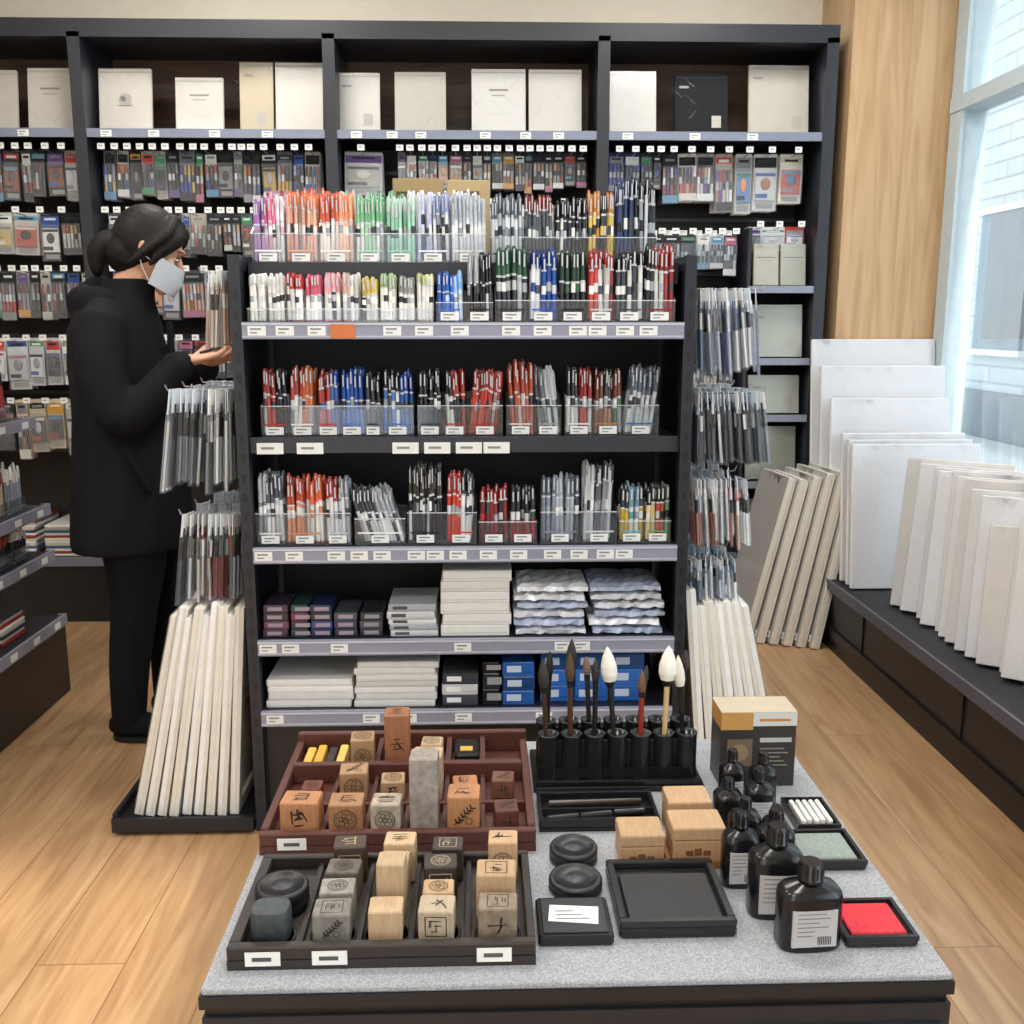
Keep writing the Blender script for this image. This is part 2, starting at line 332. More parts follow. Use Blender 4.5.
def pen_section(groups,y0,y1,z,hf,hb,r=.0048,dens=1.0,name='acrylic_pen_organizer',tags=True,rows=4):
    mb=MB(name); groups=[(gm(g[0]),gm(g[1]))+tuple(g[2:]) for g in groups]; x0=groups[0][0]; x1=groups[-1][1]
    divs=[g[0] for g in groups]+[x1]
    acrylic(mb,x0,x1,y0,y1,z,hf,hb,divs)
    for g in groups:
        a,b,h,bod,cap,tl=g[:6]; rr=g[6] if len(g)>6 else r
        n=max(2,int(round((b-a-.003)/(rr*2.15)))); k=R.randrange(len(bod)); hg=h*R.uniform(.94,1.05); cfg=R.choice([.2,.28,.36,.42]); mono=R.random()<.4
        for row in range(rows):
            yy=y0+.010+rr+(y1-y0-.026-2*rr)*row/max(1,rows-1)
            for i in range(n):
                lo,hi=a+.003+rr*1.1,b-.0015-rr*1.1
                if tl>0: hi=lo+(hi-lo)*.8
                if tl<0: lo=hi-(hi-lo)*.8
                xx=lo+(hi-lo)*(i+(R.uniform(-.12,.12) if 0<i<n-1 else 0))/(n-1)
                if R.random()<.02: continue
                tx=R.uniform(-.035,.035)+tl
                if tl==0 and i==0: tx=R.uniform(-.005,.03)
                if tl==0 and i==n-1: tx=R.uniform(-.03,.005)
                ci=(k+(i*len(bod))//n)%len(bod) if not mono else k
                bc=bod[ci] if R.random()<.82 else R.choice(list(bod)+NEU)
                pen(mb,xx,yy,z+.003,hg*R.uniform(.9,1.04),rr,jit(bc,.1),jit(cap[ci%len(cap)],.12),tx,R.uniform(-.01,.05),cfg,band=jit(R.choice(NEU+list(bod)),.1) if row<2 else None)
        if tags: tag(mb,(a+b)/2,y0-.0005,z+.016,min(.045,(b-a)*.75),.02)
        mb.box(a+.008,b-.008,y0-.0006,y0,z+.030,z+.034,jit(R.choice(bod),.1),'paper')
    return mb.build()
# ------------------------------------------------------------ gondola
GX0,GX1=-.608,.532
PW=.028
mb=MB('gondola_shelf')
C='#1f222b'
for xa in(GX0,GX1-PW):
    for ya in(2.5,3.05): mb.box(xa,xa+PW,ya,ya+.035,0,1.505,C,'satin')
    for za in(.02,.8,1.47): mb.box(xa+.004,xa+PW-.004,2.535,3.05,za,za+.035,C,'satin')
    for zz in [i*.05+.1 for i in range(27)]: mb.box(xa+.009,xa+.019,2.4985,2.5,zz,zz+.022,'#0b0b0d','satin')
    mb.box(xa+.011,xa+.017,2.535,3.05,.06,1.48,'#191b20','satin')
A0,A1=GX0+PW,GX1-PW
mb.box(A0,A1,2.86,2.87,.3,1.50,'#15161a','matte')
def board(y0,y1,z,rail=True,tags=()):
    mb.box(A0+.001,A1-.001,y0,y1,z-.018,z,'#23252c','satin')
    if rail:
        mb.box(A0+.0005,A1-.0005,y0-.012,y0,z-.038,z+.003,RAIL,'satin'); mb.box(A0+.0005,A1-.0005,y0-.0135,y0-.012,z-.034,z-.03,'#b5b6c4','satin'); mb.box(A0+.0005,A1-.0005,y0-.0135,y0-.012,z-.004,z-.0,'#c2c3d0','satin')
        for t in tags: tag(mb,gm(t),y0-.0125,z-.018,.044,.023)
board(2.505,2.86,1.342,True,[-.56,-.49,-.41,-.34,-.22,-.14,-.05,.08,.16,.25,.30,.37,.43])
mb.box(A0+.215,A0+.275,2.4900,2.4906,1.306,1.34,'#c9764a','paper')
board(2.53,2.86,1.055,False)
mb.box(A0+.001,A1-.001,2.522,2.53,1.02,1.06,'#2a2c34','satin')
for t in(-.53,-.43,-.19,-.11,-.03,.04): mb.box(t-.033,t+.033,2.518,2.522,1.018,1.046,'#e4e4e0','paper'); mb.box(t-.022,t+.01,2.5172,2.518,1.03,1.036,'#888','paper')
board(2.505,2.86,.778,True,[-.57,-.49,-.38,-.32,-.26,-.17,-.12,-.06,.02,.10,.19,.26,.33,.38])
board(2.505,2.86,.532,True,[-.57,-.51,-.38,-.05,.22,.27])
board(2.505,2.86,.338,True,[-.56,-.30,-.2,-.05,.17])
board(2.60,3.085,1.488,False)
mb.box(A0+.001,A1-.001,2.592,2.60,1.44,1.492,'#1d1f25','satin')
mb.box(A0+.001,A1-.001,2.53,3.05,.03,.30,'#191a1e','satin'); mb.box(A0,A1,2.525,2.53,.285,.30,'#2a2b30','satin')
mb.box(A0+.001,A1-.001,2.56,3.0,0,.03,'#0e0e10','satin')
for i in range(3): mb.box(A0+i*.36,A0+.004+i*.36,2.524,2.53,.03,.285,'#0c0c0e')
mb.build()
W='#e9e7e4'
pen_section([(-.59,-.505,.165,['#b68fc0','#d4a2b8','#e9e3e8'],['#9565a4','#cc6a88','#e6e0e6'],0),(-.505,-.42,.17,['#f0e2dc','#e0a892'],['#cf5a3f','#de8050','#b83a34'],0),(-.42,-.325,.165,['#f1dfd8','#eec0aa'],['#d2654a','#e2936a','#eee'],0),
 (-.325,-.245,.16,['#dfeadf','#a6cdac'],['#3d9a62','#7bb98a'],0),(-.245,-.165,.16,['#e0ece4','#96c7ae'],['#45a084','#bcd8c8'],0),(-.165,-.075,.165,['#dfe2f0','#b2bad8'],['#8a97c4','#c4cae0'],0),(-.075,.02,.16,['#f0efee','#d9dde2'],['#c7cfd6','#aab2ba'],0)],2.61,2.70,1.489,.075,.12)
pen_section([(.03,.12,.185,['#7e868f','#3a3d44','#d6d8da'],['#5d6470','#22242a'],0),(.12,.205,.18,['#2c2e33','#555a60'],['#17181c','#7b3533'],0),(.205,.295,.18,['#23252a','#e3e1dc','#3b6fb5'],['#1b1c20','#8a8c90','#2c5ca8'],0),
 (.295,.37,.185,['#d0933c','#33353a','#d8bc5a'],['#b8752c','#1e1f24'],0),(.37,.485,.21,['#24262c','#2e3f6a','#18191d'],['#14151a','#26365e'],0)],2.71,2.80,1.489,.075,.12)
pen_section([(-.60,-.51,.19,['#dcdcdc','#bb8ec0'],['#b490b8','#d8a8b8'],0),(-.51,-.40,.19,['#ead6cf','#efefef'],['#c86c55','#444'],0),(-.40,-.2,.19,['#e6e6e2','#d0d8d0'],['#67a07c','#bbb','#c07a6a'],0),(-.2,0,.19,['#e8e8e8','#cfd4dc'],['#9aa6b8','#ddd'],0)],2.74,2.83,1.489,.075,.12,tags=False)
g=[]
seq=[['#5f9a72','#efefe9'],['#e0b7c0','#ece9e4'],['#b83c3c','#a8342f'],['#c85a72','#c05252'],['#b0404a','#e0a0a8'],['#d8d6d0','#c09a90'],['#c8713a','#c9b05a'],['#88a86a','#afc09a'],['#333','#8a8a86'],['#a8af6a','#e0dcb0']]
for i in range(10):
    a=-.585+i*.047; g.append((a,a+.047,.112,['#ecebe7','#e2e0da'],seq[i],0,.0056))
pen_section(g,2.508,2.585,1.343,.035,.05,name='acrylic_pen_organizer',tags=False)
pen_section([(-.11,-.04,.12,['#3f6fc8','#cfe0f0','#2b56b0'],['#2d59a8','#86b4e8'],0),(-.035,.035,.16,['#17181b','#1f2024'],['#0f0f12','#9a9ca0'],0.0,.0036)],2.508,2.59,1.343,.05,.08)
pen_section([(.04,.125,.178,['#8a9096','#2b2d31','#b4b8ba'],['#1d1e22','#2b4f3a'],0),(.125,.20,.178,['#20448f','#2c5cb8','#d9dde4'],['#14306e','#1d4aa0'],0),(.20,.275,.178,['#1d1e22','#2c5a3c','#3c3e44'],['#16331f','#17181b'],0),
 (.275,.345,.178,['#982a2a','#b8403a','#cfcfcf'],['#7f1f22','#8f2c28'],0),(.345,.42,.178,['#22242a','#3c4048'],['#24503c','#17181c'],0),(.42,.50,.178,['#8c2a2a','#1f2025','#d0d0cc'],['#7f1c1e','#141518'],0)],2.508,2.59,1.343,.055,.09,r=.0062)
pen_section([(-.575,-.505,.17,['#b23a34','#1e1f24'],['#982a26','#17181c'],0),(-.505,-.43,.17,['#cd7a4a','#e8e5e0'],['#b05a30','#9a3a30'],.06),(-.43,-.37,.17,['#3a5fa4','#b0392f'],['#1d3f88','#912a26'],0),(-.37,-.305,.17,['#2c50a0','#4a70b8'],['#17306c','#20489a'],0),
 (-.305,-.26,.165,['#22252c','#4b4f56'],['#15161a','#2b2d33'],0),(-.26,-.175,.168,['#2a55a8','#4a70b8'],['#1a3c90','#1c1d22'],0)],2.56,2.64,1.056,.08,.11,r=.0054)
pen_section([(-.165,-.10,.168,['#1d1e22','#33353b'],['#141518','#7a7e84'],0),(-.10,-.035,.168,['#b4392f','#e6e4e0','#222'],['#982a24','#1a1b1f'],-.05),(-.035,.060,.17,['#b8402f','#a02c28'],['#88211f','#b23a30'],.12)],2.56,2.64,1.056,.08,.11,r=.0054)
pen_section([(.07,.145,.19,['#b0553f','#d8d0c8'],['#a0402c','#e2ded8'],-.05),(.145,.215,.175,['#8e959c','#d5d8da'],['#5d646c','#bfc3c6'],-.11)],2.56,2.64,1.056,.08,.11,r=.0054)
pen_section([(.225,.30,.165,['#b23a34','#e4e2de'],['#90282a','#1d1e22'],0),(.30,.38,.165,['#8a4a2c','#b8805a','#4a6a4a'],['#6a3520','#333'],0),(.38,.475,.175,['#7f8a98','#3a5f98','#d4d8dc'],['#5a6676','#9aa4b0'],.10)],2.56,2.64,1.056,.08,.11,r=.0054)
pen_section([(-.595,-.52,.175,['#c9ccd0','#7f858c','#e4e4e2'],['#4a4f57','#b9bcc0'],0),(-.52,-.415,.17,['#e8e5e0','#d08a64'],['#c85a38','#b4442c','#33353b'],0),(-.415,-.345,.168,['#e4e4e4','#c9cdd2'],['#b23a34','#7f858c'],0)],2.53,2.62,.779,.085,.12,r=.0054)
pen_section([(-.335,-.20,.15,['#c4c8cc','#e6e6e4'],['#3a3d44','#8e959c'],-.3)],2.53,2.62,.779,.07,.09,r=.0052)
pen_section([(-.195,-.10,.205,['#17181b','#24262b'],['#0f0f12','#3a3630'],0,.004),(-.095,-.01,.19,['#c8442f','#e8e8e6'],['#b03222','#3b3d42'],.04)],2.53,2.62,.779,.085,.12,r=.0052)
pen_section([(-.005,.075,.14,['#a8342f','#7a2c2c','#26272c'],['#2b2d33','#8f2426'],0,.006),(.075,.15,.14,['#8e3a36','#3a5a4a','#a89a90'],['#26272c','#5a2424'],0,.006)],2.53,2.62,.779,.06,.09)
pen_section([(.16,.265,.18,['#7f8896','#b0b6c0','#3e4450'],['#5d6674','#9aa2ae'],0),(.27,.365,.195,['#8f9297','#c9cbce','#5c6066'],['#46494f','#aaa'],.03)],2.53,2.62,.779,.085,.12,r=.0054)
pen_section([(.37,.44,.145,['#5aa0a8','#c0a03a','#e0e0dc'],['#3a3d44','#26272c','#6a8a9a'],0,.006),(.44,.51,.145,['#a8483f','#5a8a5a','#d4c08a'],['#26272c','#5a6a4a'],0,.006)],2.53,2.62,.779,.06,.09)
def stack(name,x0,x1,y0,y1,z,heights,cols,mat='paper',off=.006,label=None,spine=None):
    mb=MB(name); zz=z+.0005
    for i,h in enumerate(heights):
        dx=R.uniform(-off,off); dy=R.uniform(-off,0)
        c=jit(cols[i%len(cols)],.04)
        mb.bbox(x0+dx,x1+dx,y0+dy,y1+dy,zz,zz+h-.0006,min(.0025,h*.3),c,mat)
        if h>.012:
            mb.box(x0+dx+.004,x1+dx-.004,y0+dy-.0004,y0+dy,zz+h*.25,zz+h*.32,tuple(v*.7 for v in c[:3])+(1,),mat)
            if label: mb.box(x0+dx+.012,x0+dx+.05,y0+dy-.0008,y0+dy,zz+h*.3,zz+h*.75,label,mat)
        zz+=h
    return mb.build()
a=-.572
for cols,w in((['#3a2a3c','#6a3a5a','#2a2a30'],.072),(['#24403a','#2c2e36','#7a2e4a'],.052),(['#1e2a4a','#27407a','#2a2a30'],.062),(['#2a2b33','#3c3050','#40444c'],.067)):
    stack('pastel_box_stack',a,a+w-.006,2.53,2.66,.532,[.022]*R.choice([4,4,3]),cols,'gloss',.002,'#9a8a98'); a+=w
stack('pastel_box_stack',a,a+.06,2.53,2.66,.532,[.022]*3,['#2c2d34','#44454e'],'gloss',.002,'#8a8a92')
stack('paper_pad_stack',-.245,-.12,2.53,2.70,.532,[.016,.016,.016,.02,.02],['#c9cacc','#a9aab0','#dededc'],'paper',.006,'#555')
stack('white_box_stack',-.105,.075,2.53,2.74,.532,[.03,.03,.03,.03,.028,.03],['#dedbd5','#e6e3de'],'paper',.005)
def crinkle(name,x0,x1,y0,y1,z,n,h):
    mb=MB(name); zz=z+.0005
    for i in range(n):
        dx=R.uniform(-.008,.008); nx,ny=14,8; vs=[];fs=[]
        for k in(0,1):
            for j in range(ny+1):
                for q in range(nx+1):
                    ed=(q in(0,nx)) or (j in(0,ny))
                    zt=zz+(0.001 if k==0 else h*(.95+R.uniform(-.3,.05)))
                    if ed: zt=zz+h*((.2 if k==0 else .7)+R.uniform(-.12,.12))
                    vs.append((x0+dx+(x1-x0)*q/nx,y0+(y1-y0)*j/ny+(R.uniform(-.008,.004) if ed else 0),zt))
        N=(nx+1)*(ny+1)
        for j in range(ny):
            for q in range(nx):
                a_=j*(nx+1)+q; fs.append((a_+1,a_,a_+nx+1,a_+nx+2)); fs.append((N+a_,N+a_+1,N+a_+nx+2,N+a_+nx+1))
        for q in range(nx): fs.append((q,q+1,N+q+1,N+q)); w_=ny*(nx+1)+q; fs.append((w_+1,w_,N+w_,N+w_+1))
        for j in range(ny): w_=j*(nx+1); fs.append((w_+nx+1,w_,N+w_,N+w_+nx+1)); w_+=nx; fs.append((w_,w_+nx+1,N+w_+nx+1,N+w_))
        mb.add(vs,fs,jit(R.choice(['#d9dce2','#e4e5e8','#b9c4dc']),.05),'gloss'); zz+=h
    return mb.build()
crinkle('wrapped_paper_stack',.09,.275,2.53,2.72,.532,6,.023); crinkle('wrapped_paper_stack',.29,.475,2.53,2.72,.532,6,.023)
stack('sketchbook_stack',-.57,-.345,2.53,2.74,.338,[.02,.02,.018,.02],['#ebe9e5','#dedcd9','#f0f0ee'],'paper',.004)
stack('sketchbook_stack',-.335,-.12,2.53,2.72,.338,[.018]*7,['#e2e0dd','#d9d7d4'],'paper',.006)
stack('small_box_stack',-.105,-.01,2.53,2.66,.338,[.03,.03,.03],['#44464d','#d8d9da','#3b3c42'],'paper',.003,'#f0f0f0')
stack('black_box_stack',-.0,.045,2.53,2.65,.338,[.045,.045,.03],['#1f2025','#2c2d33'],'gloss',.002,'#999')
stack('blue_paint_box_stack',.055,.14,2.53,2.66,.338,[.04,.04,.04],['#2a5fa8','#1f4478'],'gloss',.002,'#c8d4e6')
for xa in(.155,.25,.345): stack('blue_paint_box_stack',xa,xa+.09,2.55,2.68,.338,[.045,.045,.045],['#2a5fae','#2f6cbc','#24508f'],'gloss',.002,'#c4d2e6')
mb=MB('kraft_paper_pad'); mb.bbox(-.24,-.10,2.90,2.925,1.489,1.735,.002,'#a08a64','paper'); mb.box(-.23,-.15,2.899,2.9,1.68,1.70,'#5a4a34','paper'); mb.bbox(-.09,.03,2.89,2.92,1.489,1.73,.002,'#b39d74','paper'); mb.box(-.07,.0,2.889,2.89,1.69,1.70,'#5a4a34','paper'); mb.build()
def sidepacks(side,y,z,n,h,cols,w=.07,x0=None):
    mb=MB('hanging_pen_packs'); s=side; xb=x0 if x0 is not None else (GX0-.004 if s<0 else GX1+.004)
    L=n*.0145+.02
    mb.cyl((xb,y,z),(xb+s*L,y,z),.0022,.0022,6,'#9a9ca2','metal'); mb.cyl((xb+s*L,y,z),(xb+s*(L+.006),y,z+.014),.0022,.0022,6,'#9a9ca2','metal')
    mb.box(xb-.003,xb+.003,y-.02,y+.02,z-.02,z+.02,'#2a2b30','satin')
    for i in range(n):
        x=xb+s*(.016+i*.0145); c=R.choice(cols); sw=R.uniform(-.05,.05); hh=h*R.uniform(.9,1.04)
        M0=mb.M; mb.M=Matrix.Translation((x,y,z+.004))@Matrix.Rotation(sw*.7+s*-.05+s*-.006*i,4,'Y')@Matrix.Rotation(R.uniform(-.3,.3),4,'Z')
        mb.box(-.0008,.0008,-w/2,w/2,-hh*.24,0,R.choice(['#eceff2','#d6e0ea','#f4f3f0']),'paper')
        mb.box(-.0042,.0042,-w/2+.002,w/2-.002,-hh,-hh*.2,'#fff','film')
        for k in range(3):
            yy=-w/2+.014+k*(w-.028)/2; cc=R.choice(cols)
            mb.cyl((0,yy,-hh+.004),(0,yy,-hh*.5),.0037,.0037,6,jit(c,.15),'gloss'); mb.cyl((0,yy,-hh*.5),(0,yy,-hh*.3),.0038,.0038,6,jit(R.choice(['#e8e8e6','#222',cc]),.1),'gloss'); mb.cyl((0,yy,-hh*.3),(0,yy,-hh*.15),.0042,.0036,6,jit(cc,.2),'gloss')
        mb.M=M0
    mb.build()
for y in(2.57,2.72,2.9): 
    sidepacks(-1,y,1.465,6 if y>2.6 else 4,.185,['#d4bca8','#d8b8a0','#dcdcdc','#f0ece8'])
    sidepacks(-1,y,1.175,11,.26,['#4a4f57','#8d949c','#2b3038','#9aa8a0','#e0e4e6'])
    sidepacks(-1,y,.855,10,.24,['#8a3a3a','#5a6068','#4a5a58','#b9bfc6','#e0dcd8'])
for y in(2.57,2.72,2.9):
    sidepacks(1,y,1.425,11,.215,['#5a6a8a','#e6eaf0','#aab2be','#f0f2f6','#2c3444'])
    sidepacks(1,y,1.165,12,.20,['#22252c','#2d3340','#5a606a','#d8dce0'])
    sidepacks(1,y,.94,10,.185,['#b87a70','#e0c0ac','#dde2e8','#f0eeea'])
    sidepacks(1,y,.725,9,.12,['#9ab6d4','#ccd8e6','#6a7a90','#f0f3f8'])
# ------------------------------------------------------------ back shelving
BY=4.40
mb=MB('retail_shelving_unit')
X_=[-2.70,-1.645,-.615,.52,1.475]
for i,x in enumerate(X_): mb.box(x-.025,x+.025,BY,4.80,0,2.5,'#23262d','satin')
mb.box(-2.75,1.50,BY,4.80,2.48,2.55,'#23262d','satin')
mb.box(-2.69,1.46,4.78,4.80,2.1,2.48,'#fff','dark_panel'); mb.box(-2.69,1.46,4.74,4.78,.3,2.1,'#231d19','matte')
for i in range(4):
    a,b=X_[i]+.025,X_[i+1]-.025
    mb.box(a,b,BY+.02,4.78,2.105,2.125,'#23262d','satin'); mb.box(a,b,BY+.005,BY+.02,2.093,2.128,'#7c8294','satin')
    t=a+.08
    while t<b-.03: tag(mb,t,BY+.0045,2.108,.045,.026); t+=R.uniform(.1,.32)
    for zz in [2.0,1.8,1.56,1.28,1.02,.75]:
        mb.box(a,b,4.73,4.74,zz-.008,zz+.008,'#3b3d44','satin')
    mb.box(a,b,BY+.03,4.78,.28,.30,'#23262d','satin'); mb.box(a,b,BY+.04,4.78,0.0,.28,'#1a1b1f','satin')
    mb.box(a,b,BY+.018,BY+.03,.265,.305,'#777b88','satin')
    mb.box((a+b)/2-.003,(a+b)/2+.003,BY+.037,BY+.04,.02,.27,'#0c0c0e')
mb.box(1.16,1.175,BY+.02,4.74,.3,1.74,'#23262d','satin')
for zz in(1.49,1.18,.93,.63): mb.box(1.175,1.45,BY+.02,4.74,zz-.015,zz,'#2a2d34','satin'); mb.box(1.175,1.45,BY+.005,BY+.02,zz-.025,zz+.005,'#8c92a4','satin')
for zz in(1.72,1.46):
    for k in range(8): tag(mb,.62+k*.065,BY+.05,zz,.035,.02)
mb.build()
def pad(x0,x1,h,col,z=2.129,y=4.50,lean=8,kind=0,name='sketch_pad'):
    dkp=col.startswith('#1'); w=x1-x0; mb=MB(name); t=.018; mb.M=Matrix.Translation(((x0+x1)/2,y,z+t*math.sin(D(lean))+.0005))@Matrix.Rotation(-D(lean),4,'X')@Matrix.Rotation(D(R.uniform(-1.2,1.2)),4,'Z')
    mb.bbox(-w/2,w/2,0,t,0,h,.0015,jit(col,.03),'paper')
    mb.box(-w/2+.003,w/2-.003,-.0004,0,h-.018,h-.012,'#2a2c30' if dkp else '#b9b4a8','paper')
    if not dkp: mb.box(-w/2,w/2,-.002,-.0015,0,h,'#fff','film')
    if kind==1:
        mb.cyl((0,-.0005,h*.5),(0,-.0012,h*.5),.028,.028,20,'#b9b4aa','paper'); mb.box(-.03,.03,-.0014,-.0006,h*.4,h*.42,'#8d8880','paper'); mb.cyl((-.008,-.001,h*.52),(-.008,-.0016,h*.52),.012,.012,12,'#7d786f','paper')
    if kind==2: 
        mb.box(-.04,.04,-.001,0,h*.66,h*.69,'#8d8880','paper'); mb.box(-.028,.028,-.001,0,h*.58,h*.6,'#aaa59b','paper'); mb.box(-.05,.05,-.001,0,h*.3,h*.302,'#aaa59b','paper')
    if kind==3:
        mb.box(w/2-.07,w/2-.03,-.001,0,.03,.08,'#b9b4a8','paper'); mb.box(-w/2+.02,-w/2+.06,-.001,0,h-.06,h-.05,'#999','paper')
    for i in range(4):
        u=R.uniform(-w/2,w/2-.03); v=R.uniform(0,h*.8); mb.add([(u,-.0026,v),(u+.012,-.0026,v),(u+.05*R.choice([-1,1]),-.0026,v+.05)],[(0,1,2)],'#fff','film')
    mb.build()
CR='#d6d0c2'
for a,b,h,c,k in((-2.62,-2.42,.25,CR,1),(-2.36,-2.2,.24,CR,2),(-2.14,-1.94,.25,'#cfc8ba',1),(-1.895,-1.71,.26,CR,2),(-1.60,-1.38,.26,CR,1),(-1.28,-1.08,.225,'#dad5c9',2),(-1.01,-.87,.29,'#c9ba98',3),(-.86,-.66,.29,'#dcd7ca',0),
  (-.60,-.42,.25,'#d6d2c6',3),(-.357,-.14,.255,'#c9c5b5',0),(-.03,.20,.27,'#dedbd2',2),(.214,.44,.27,'#d9d5ca',0),(.56,.76,.265,'#dcd9d0',0),(.84,1.07,.255,'#15161a',3),(1.16,1.42,.295,'#c9c2b0',3)):
    pad(a,b,h,c,kind=k)
for z,h in((1.496,.18),(1.186,.23),(.936,.17),(.636,.24),(.301,.24)):
    pad(1.20,1.31 if z>1.4 else 1.43,h,R.choice(['#c9c4ae','#d8d3c4','#b9bfae']),z,4.46,8,R.choice([2,3]))
    if z>1.4: pad(1.32,1.43,h,'#b8bca8',z,4.46,8,2)
PR=['#b8443e','#3a569a','#d09a40','#4a8a66','#dcdcd8','#222226','#b8708a','#5a92b0','#6c5288','#dcdcd8','#26282e','#26282e','#26282e','#8a8c90']
def hang_row(name,x0,x1,z,h,w,cols,cards,y=4.52,kind='pen',dark=False):
    mb=MB(name); x=x0
    while x<x1-w*.55:
        wc=w*R.choice([.7,.9,1,1,1.25]); wc=min(wc,x1-x); cxx=x+wc/2; x+=wc
        ww=wc*R.uniform(.86,.97); hh=h*R.uniform(.78,1.0); c=R.choice(cols); cd=R.choice(cards); xc=cxx
        knd=kind if R.random()<.75 else ('box' if kind=='pen' else 'pen')
        mb.cyl((xc,4.735,z),(xc,y-.09,z),.002,.002,5,'#8b8d93','metal',False); mb.cyl((xc,y-.09,z),(xc,y-.094,z+.01),.002,.002,5,'#8b8d93','metal')
        mb.box(xc-.015,xc+.015,y-.096,y-.094,z+.004,z+.028,'#e6e6e3','paper'); mb.box(xc-.009,xc+.005,y-.0965,y-.096,z+.015,z+.019,'#888','paper')
        for k in range(3):
            yy=y+k*.03; sw=R.uniform(-.03,.03); M0=mb.M; mb.M=Matrix.Translation((xc,yy,z))@Matrix.Rotation(sw,4,'Y')
            mb.box(-ww/2,ww/2,0,.0015,-hh,.012,jit(cd,.08),'paper')
            if k==0:
                mb.box(-ww/2+.003,ww/2-.003,-.0006,0,-hh*R.choice([.12,.2,.26]),-.002,jit(R.choice(PR+[cd]),.05),'paper')
                mb.box(-ww*.3,ww*.3,-.0012,-.0006,-hh*.10,-hh*.05,R.choice(['#ddd','#888','#333']),'paper')
                if knd=='pen':
                    n=max(2,int(ww/.014))
                    for q in range(n):
                        xx=-ww/2+ww*(q+.5)/n; cc=jit(c if R.random()<.6 else R.choice(cols),.15); r_=min(.0062,ww/n*.46)
                        mb.cyl((xx,-.007,-hh*.95),(xx,-.007,-hh*.6),r_,r_,6,cc,'gloss'); mb.cyl((xx,-.007,-hh*.6),(xx,-.007,-hh*.45),r_,r_,6,jit(R.choice(NEU),.1),'gloss'); mb.cyl((xx,-.007,-hh*.45),(xx,-.007,-hh*.24),r_*1.05,r_*.8,6,jit(R.choice(cols),.2),'gloss')
                    mb.box(-ww*.5,ww*.5,-.0145,-.0142,-hh*.98,-hh*.82,jit(R.choice(PR+[cd,cd,'#d8d8d4']),.05),'paper')
                else:
                    mb.box(-ww*.42,ww*.42,-.010,-.001,-hh*.8,-hh*.28,jit(c,.15),'gloss'); mb.ell((0,-.011,-hh*.5),(ww*.22,.004,hh*.12),10,jit(R.choice(cols),.2),'gloss')
                    mb.box(-ww*.42,ww*.1,-.0108,-.010,-hh*.76,-hh*.68,jit(R.choice(PR),.05),'paper'); mb.box(-ww*.42,ww*.42,-.0108,-.010,-hh*.36,-hh*.3,jit(R.choice(PR),.05),'paper')
                    mb.box(-ww*.36,ww*.36,-.002,-.0008,-hh*.95,-hh*.85,'#9a9a98','paper')
                mb.box(-ww/2,ww/2,-.016,-.0155,-hh,-hh*.2,'#fff','film')
            mb.M=M0
    mb.build()
dk=['#26282e','#3a3d46','#6a6e78','#1b1c20','#8a3a36','#3a5080']
N='hanging_stationery_packs'
rowz=2.045
hang_row(N,-2.66,-1.69,rowz,.22,.062,['#3a3d44','#b9bcc0','#8a4a3a'],['#4a4b50','#9f9f9b','#2d2e33'])
hang_row(N,-2.66,-1.69,1.79,.20,.09,['#c9b070','#5a606a','#a8453a','#d0d0cc','#222'],['#c0beb6','#3a3b40','#23242a'],kind='box')
hang_row(N,-2.66,-1.69,1.55,.21,.065,['#a23a34','#26282e','#8a8d94'],['#b8b6b0','#34363c','#222'])
hang_row(N,-2.66,-1.69,1.26,.22,.10,['#c9ccd0','#3a3d44','#9aa0a8'],['#e4e4e2','#cfd3d8'],kind='box')
hang_row(N,-2.66,-1.69,.99,.26,.08,['#b98a5a','#b9bcc0','#44464c'],['#c8b9a0','#aba9a4','#3a3b40'],kind='box')
hang_row(N,-1.60,-.66,rowz,.215,.055,['#3a3d44','#9a9ca2','#2c50a0','#b23a34','#26282e','#c9a24a'],['#2a2b30','#6a6c72','#2d2e33','#b8b6b0'])
hang_row(N,-1.60,-.66,1.79,.18,.055,['#c9a27a','#9a9ca2','#b9bcc0','#5a4a3a','#b05a4a'],['#a9a498','#4a4c52','#2f3238'])
hang_row(N,-1.60,-.66,1.55,.22,.08,['#b8553a','#b9bcc0','#d8a07a','#e0e0dc'],['#c8c6c0','#44484c'],kind='box')
hang_row(N,-1.60,-.66,1.26,.20,.07,dk+['#b9bcc0'],['#a9acb0','#35383e'])
hang_row(N,-1.60,-.66,.99,.24,.09,dk,['#55585e','#2d2e33'],kind='box')
hang_row(N,-.585,-.38,rowz,.18,.2,['#d6c9a8','#b8b2a0'],['#b8b8b4','#a6a8a4'],kind='box')
hang_row(N,-.35,.48,rowz,.16,.05,['#33353b','#a9a9a6','#b98a5a','#9a3a34','#26282e'],['#26272c','#78767a','#35383e'])
hang_row(N,-.585,.48,1.83,.16,.08,['#8a7a5a','#26282e','#b9bcc0'],['#9a8a68','#3a3b40','#c9c4b8'],kind='box')
hang_row(N,-.585,.48,1.56,.2,.07,dk,['#3a3b40','#8f9298'])
hang_row(N,.56,.79,rowz,.17,.055,['#33353b','#2c50a0','#26282e','#3a6ab0'],['#2a3a6a','#2d2e33','#2a2b30'])
hang_row(N,.79,1.11,rowz,.235,.08,['#c8987a','#6a3a8a','#26282e','#a03a34','#e4e4e0'],['#b8b0a8','#2a2c31','#d6cec4','#7a4a3a'],kind='pen')
hang_row(N,1.11,1.45,rowz,.24,.113,['#c9803a','#b23a34','#5a88b8','#d8d8d4','#e0b070'],['#e4e2dc','#d8d3c4'],kind='box')
hang_row(N,.56,1.14,1.71,.17,.06,['#d4d4d4','#5a606a','#33353b'],['#c2c4c6','#898c90','#3a3c42'])
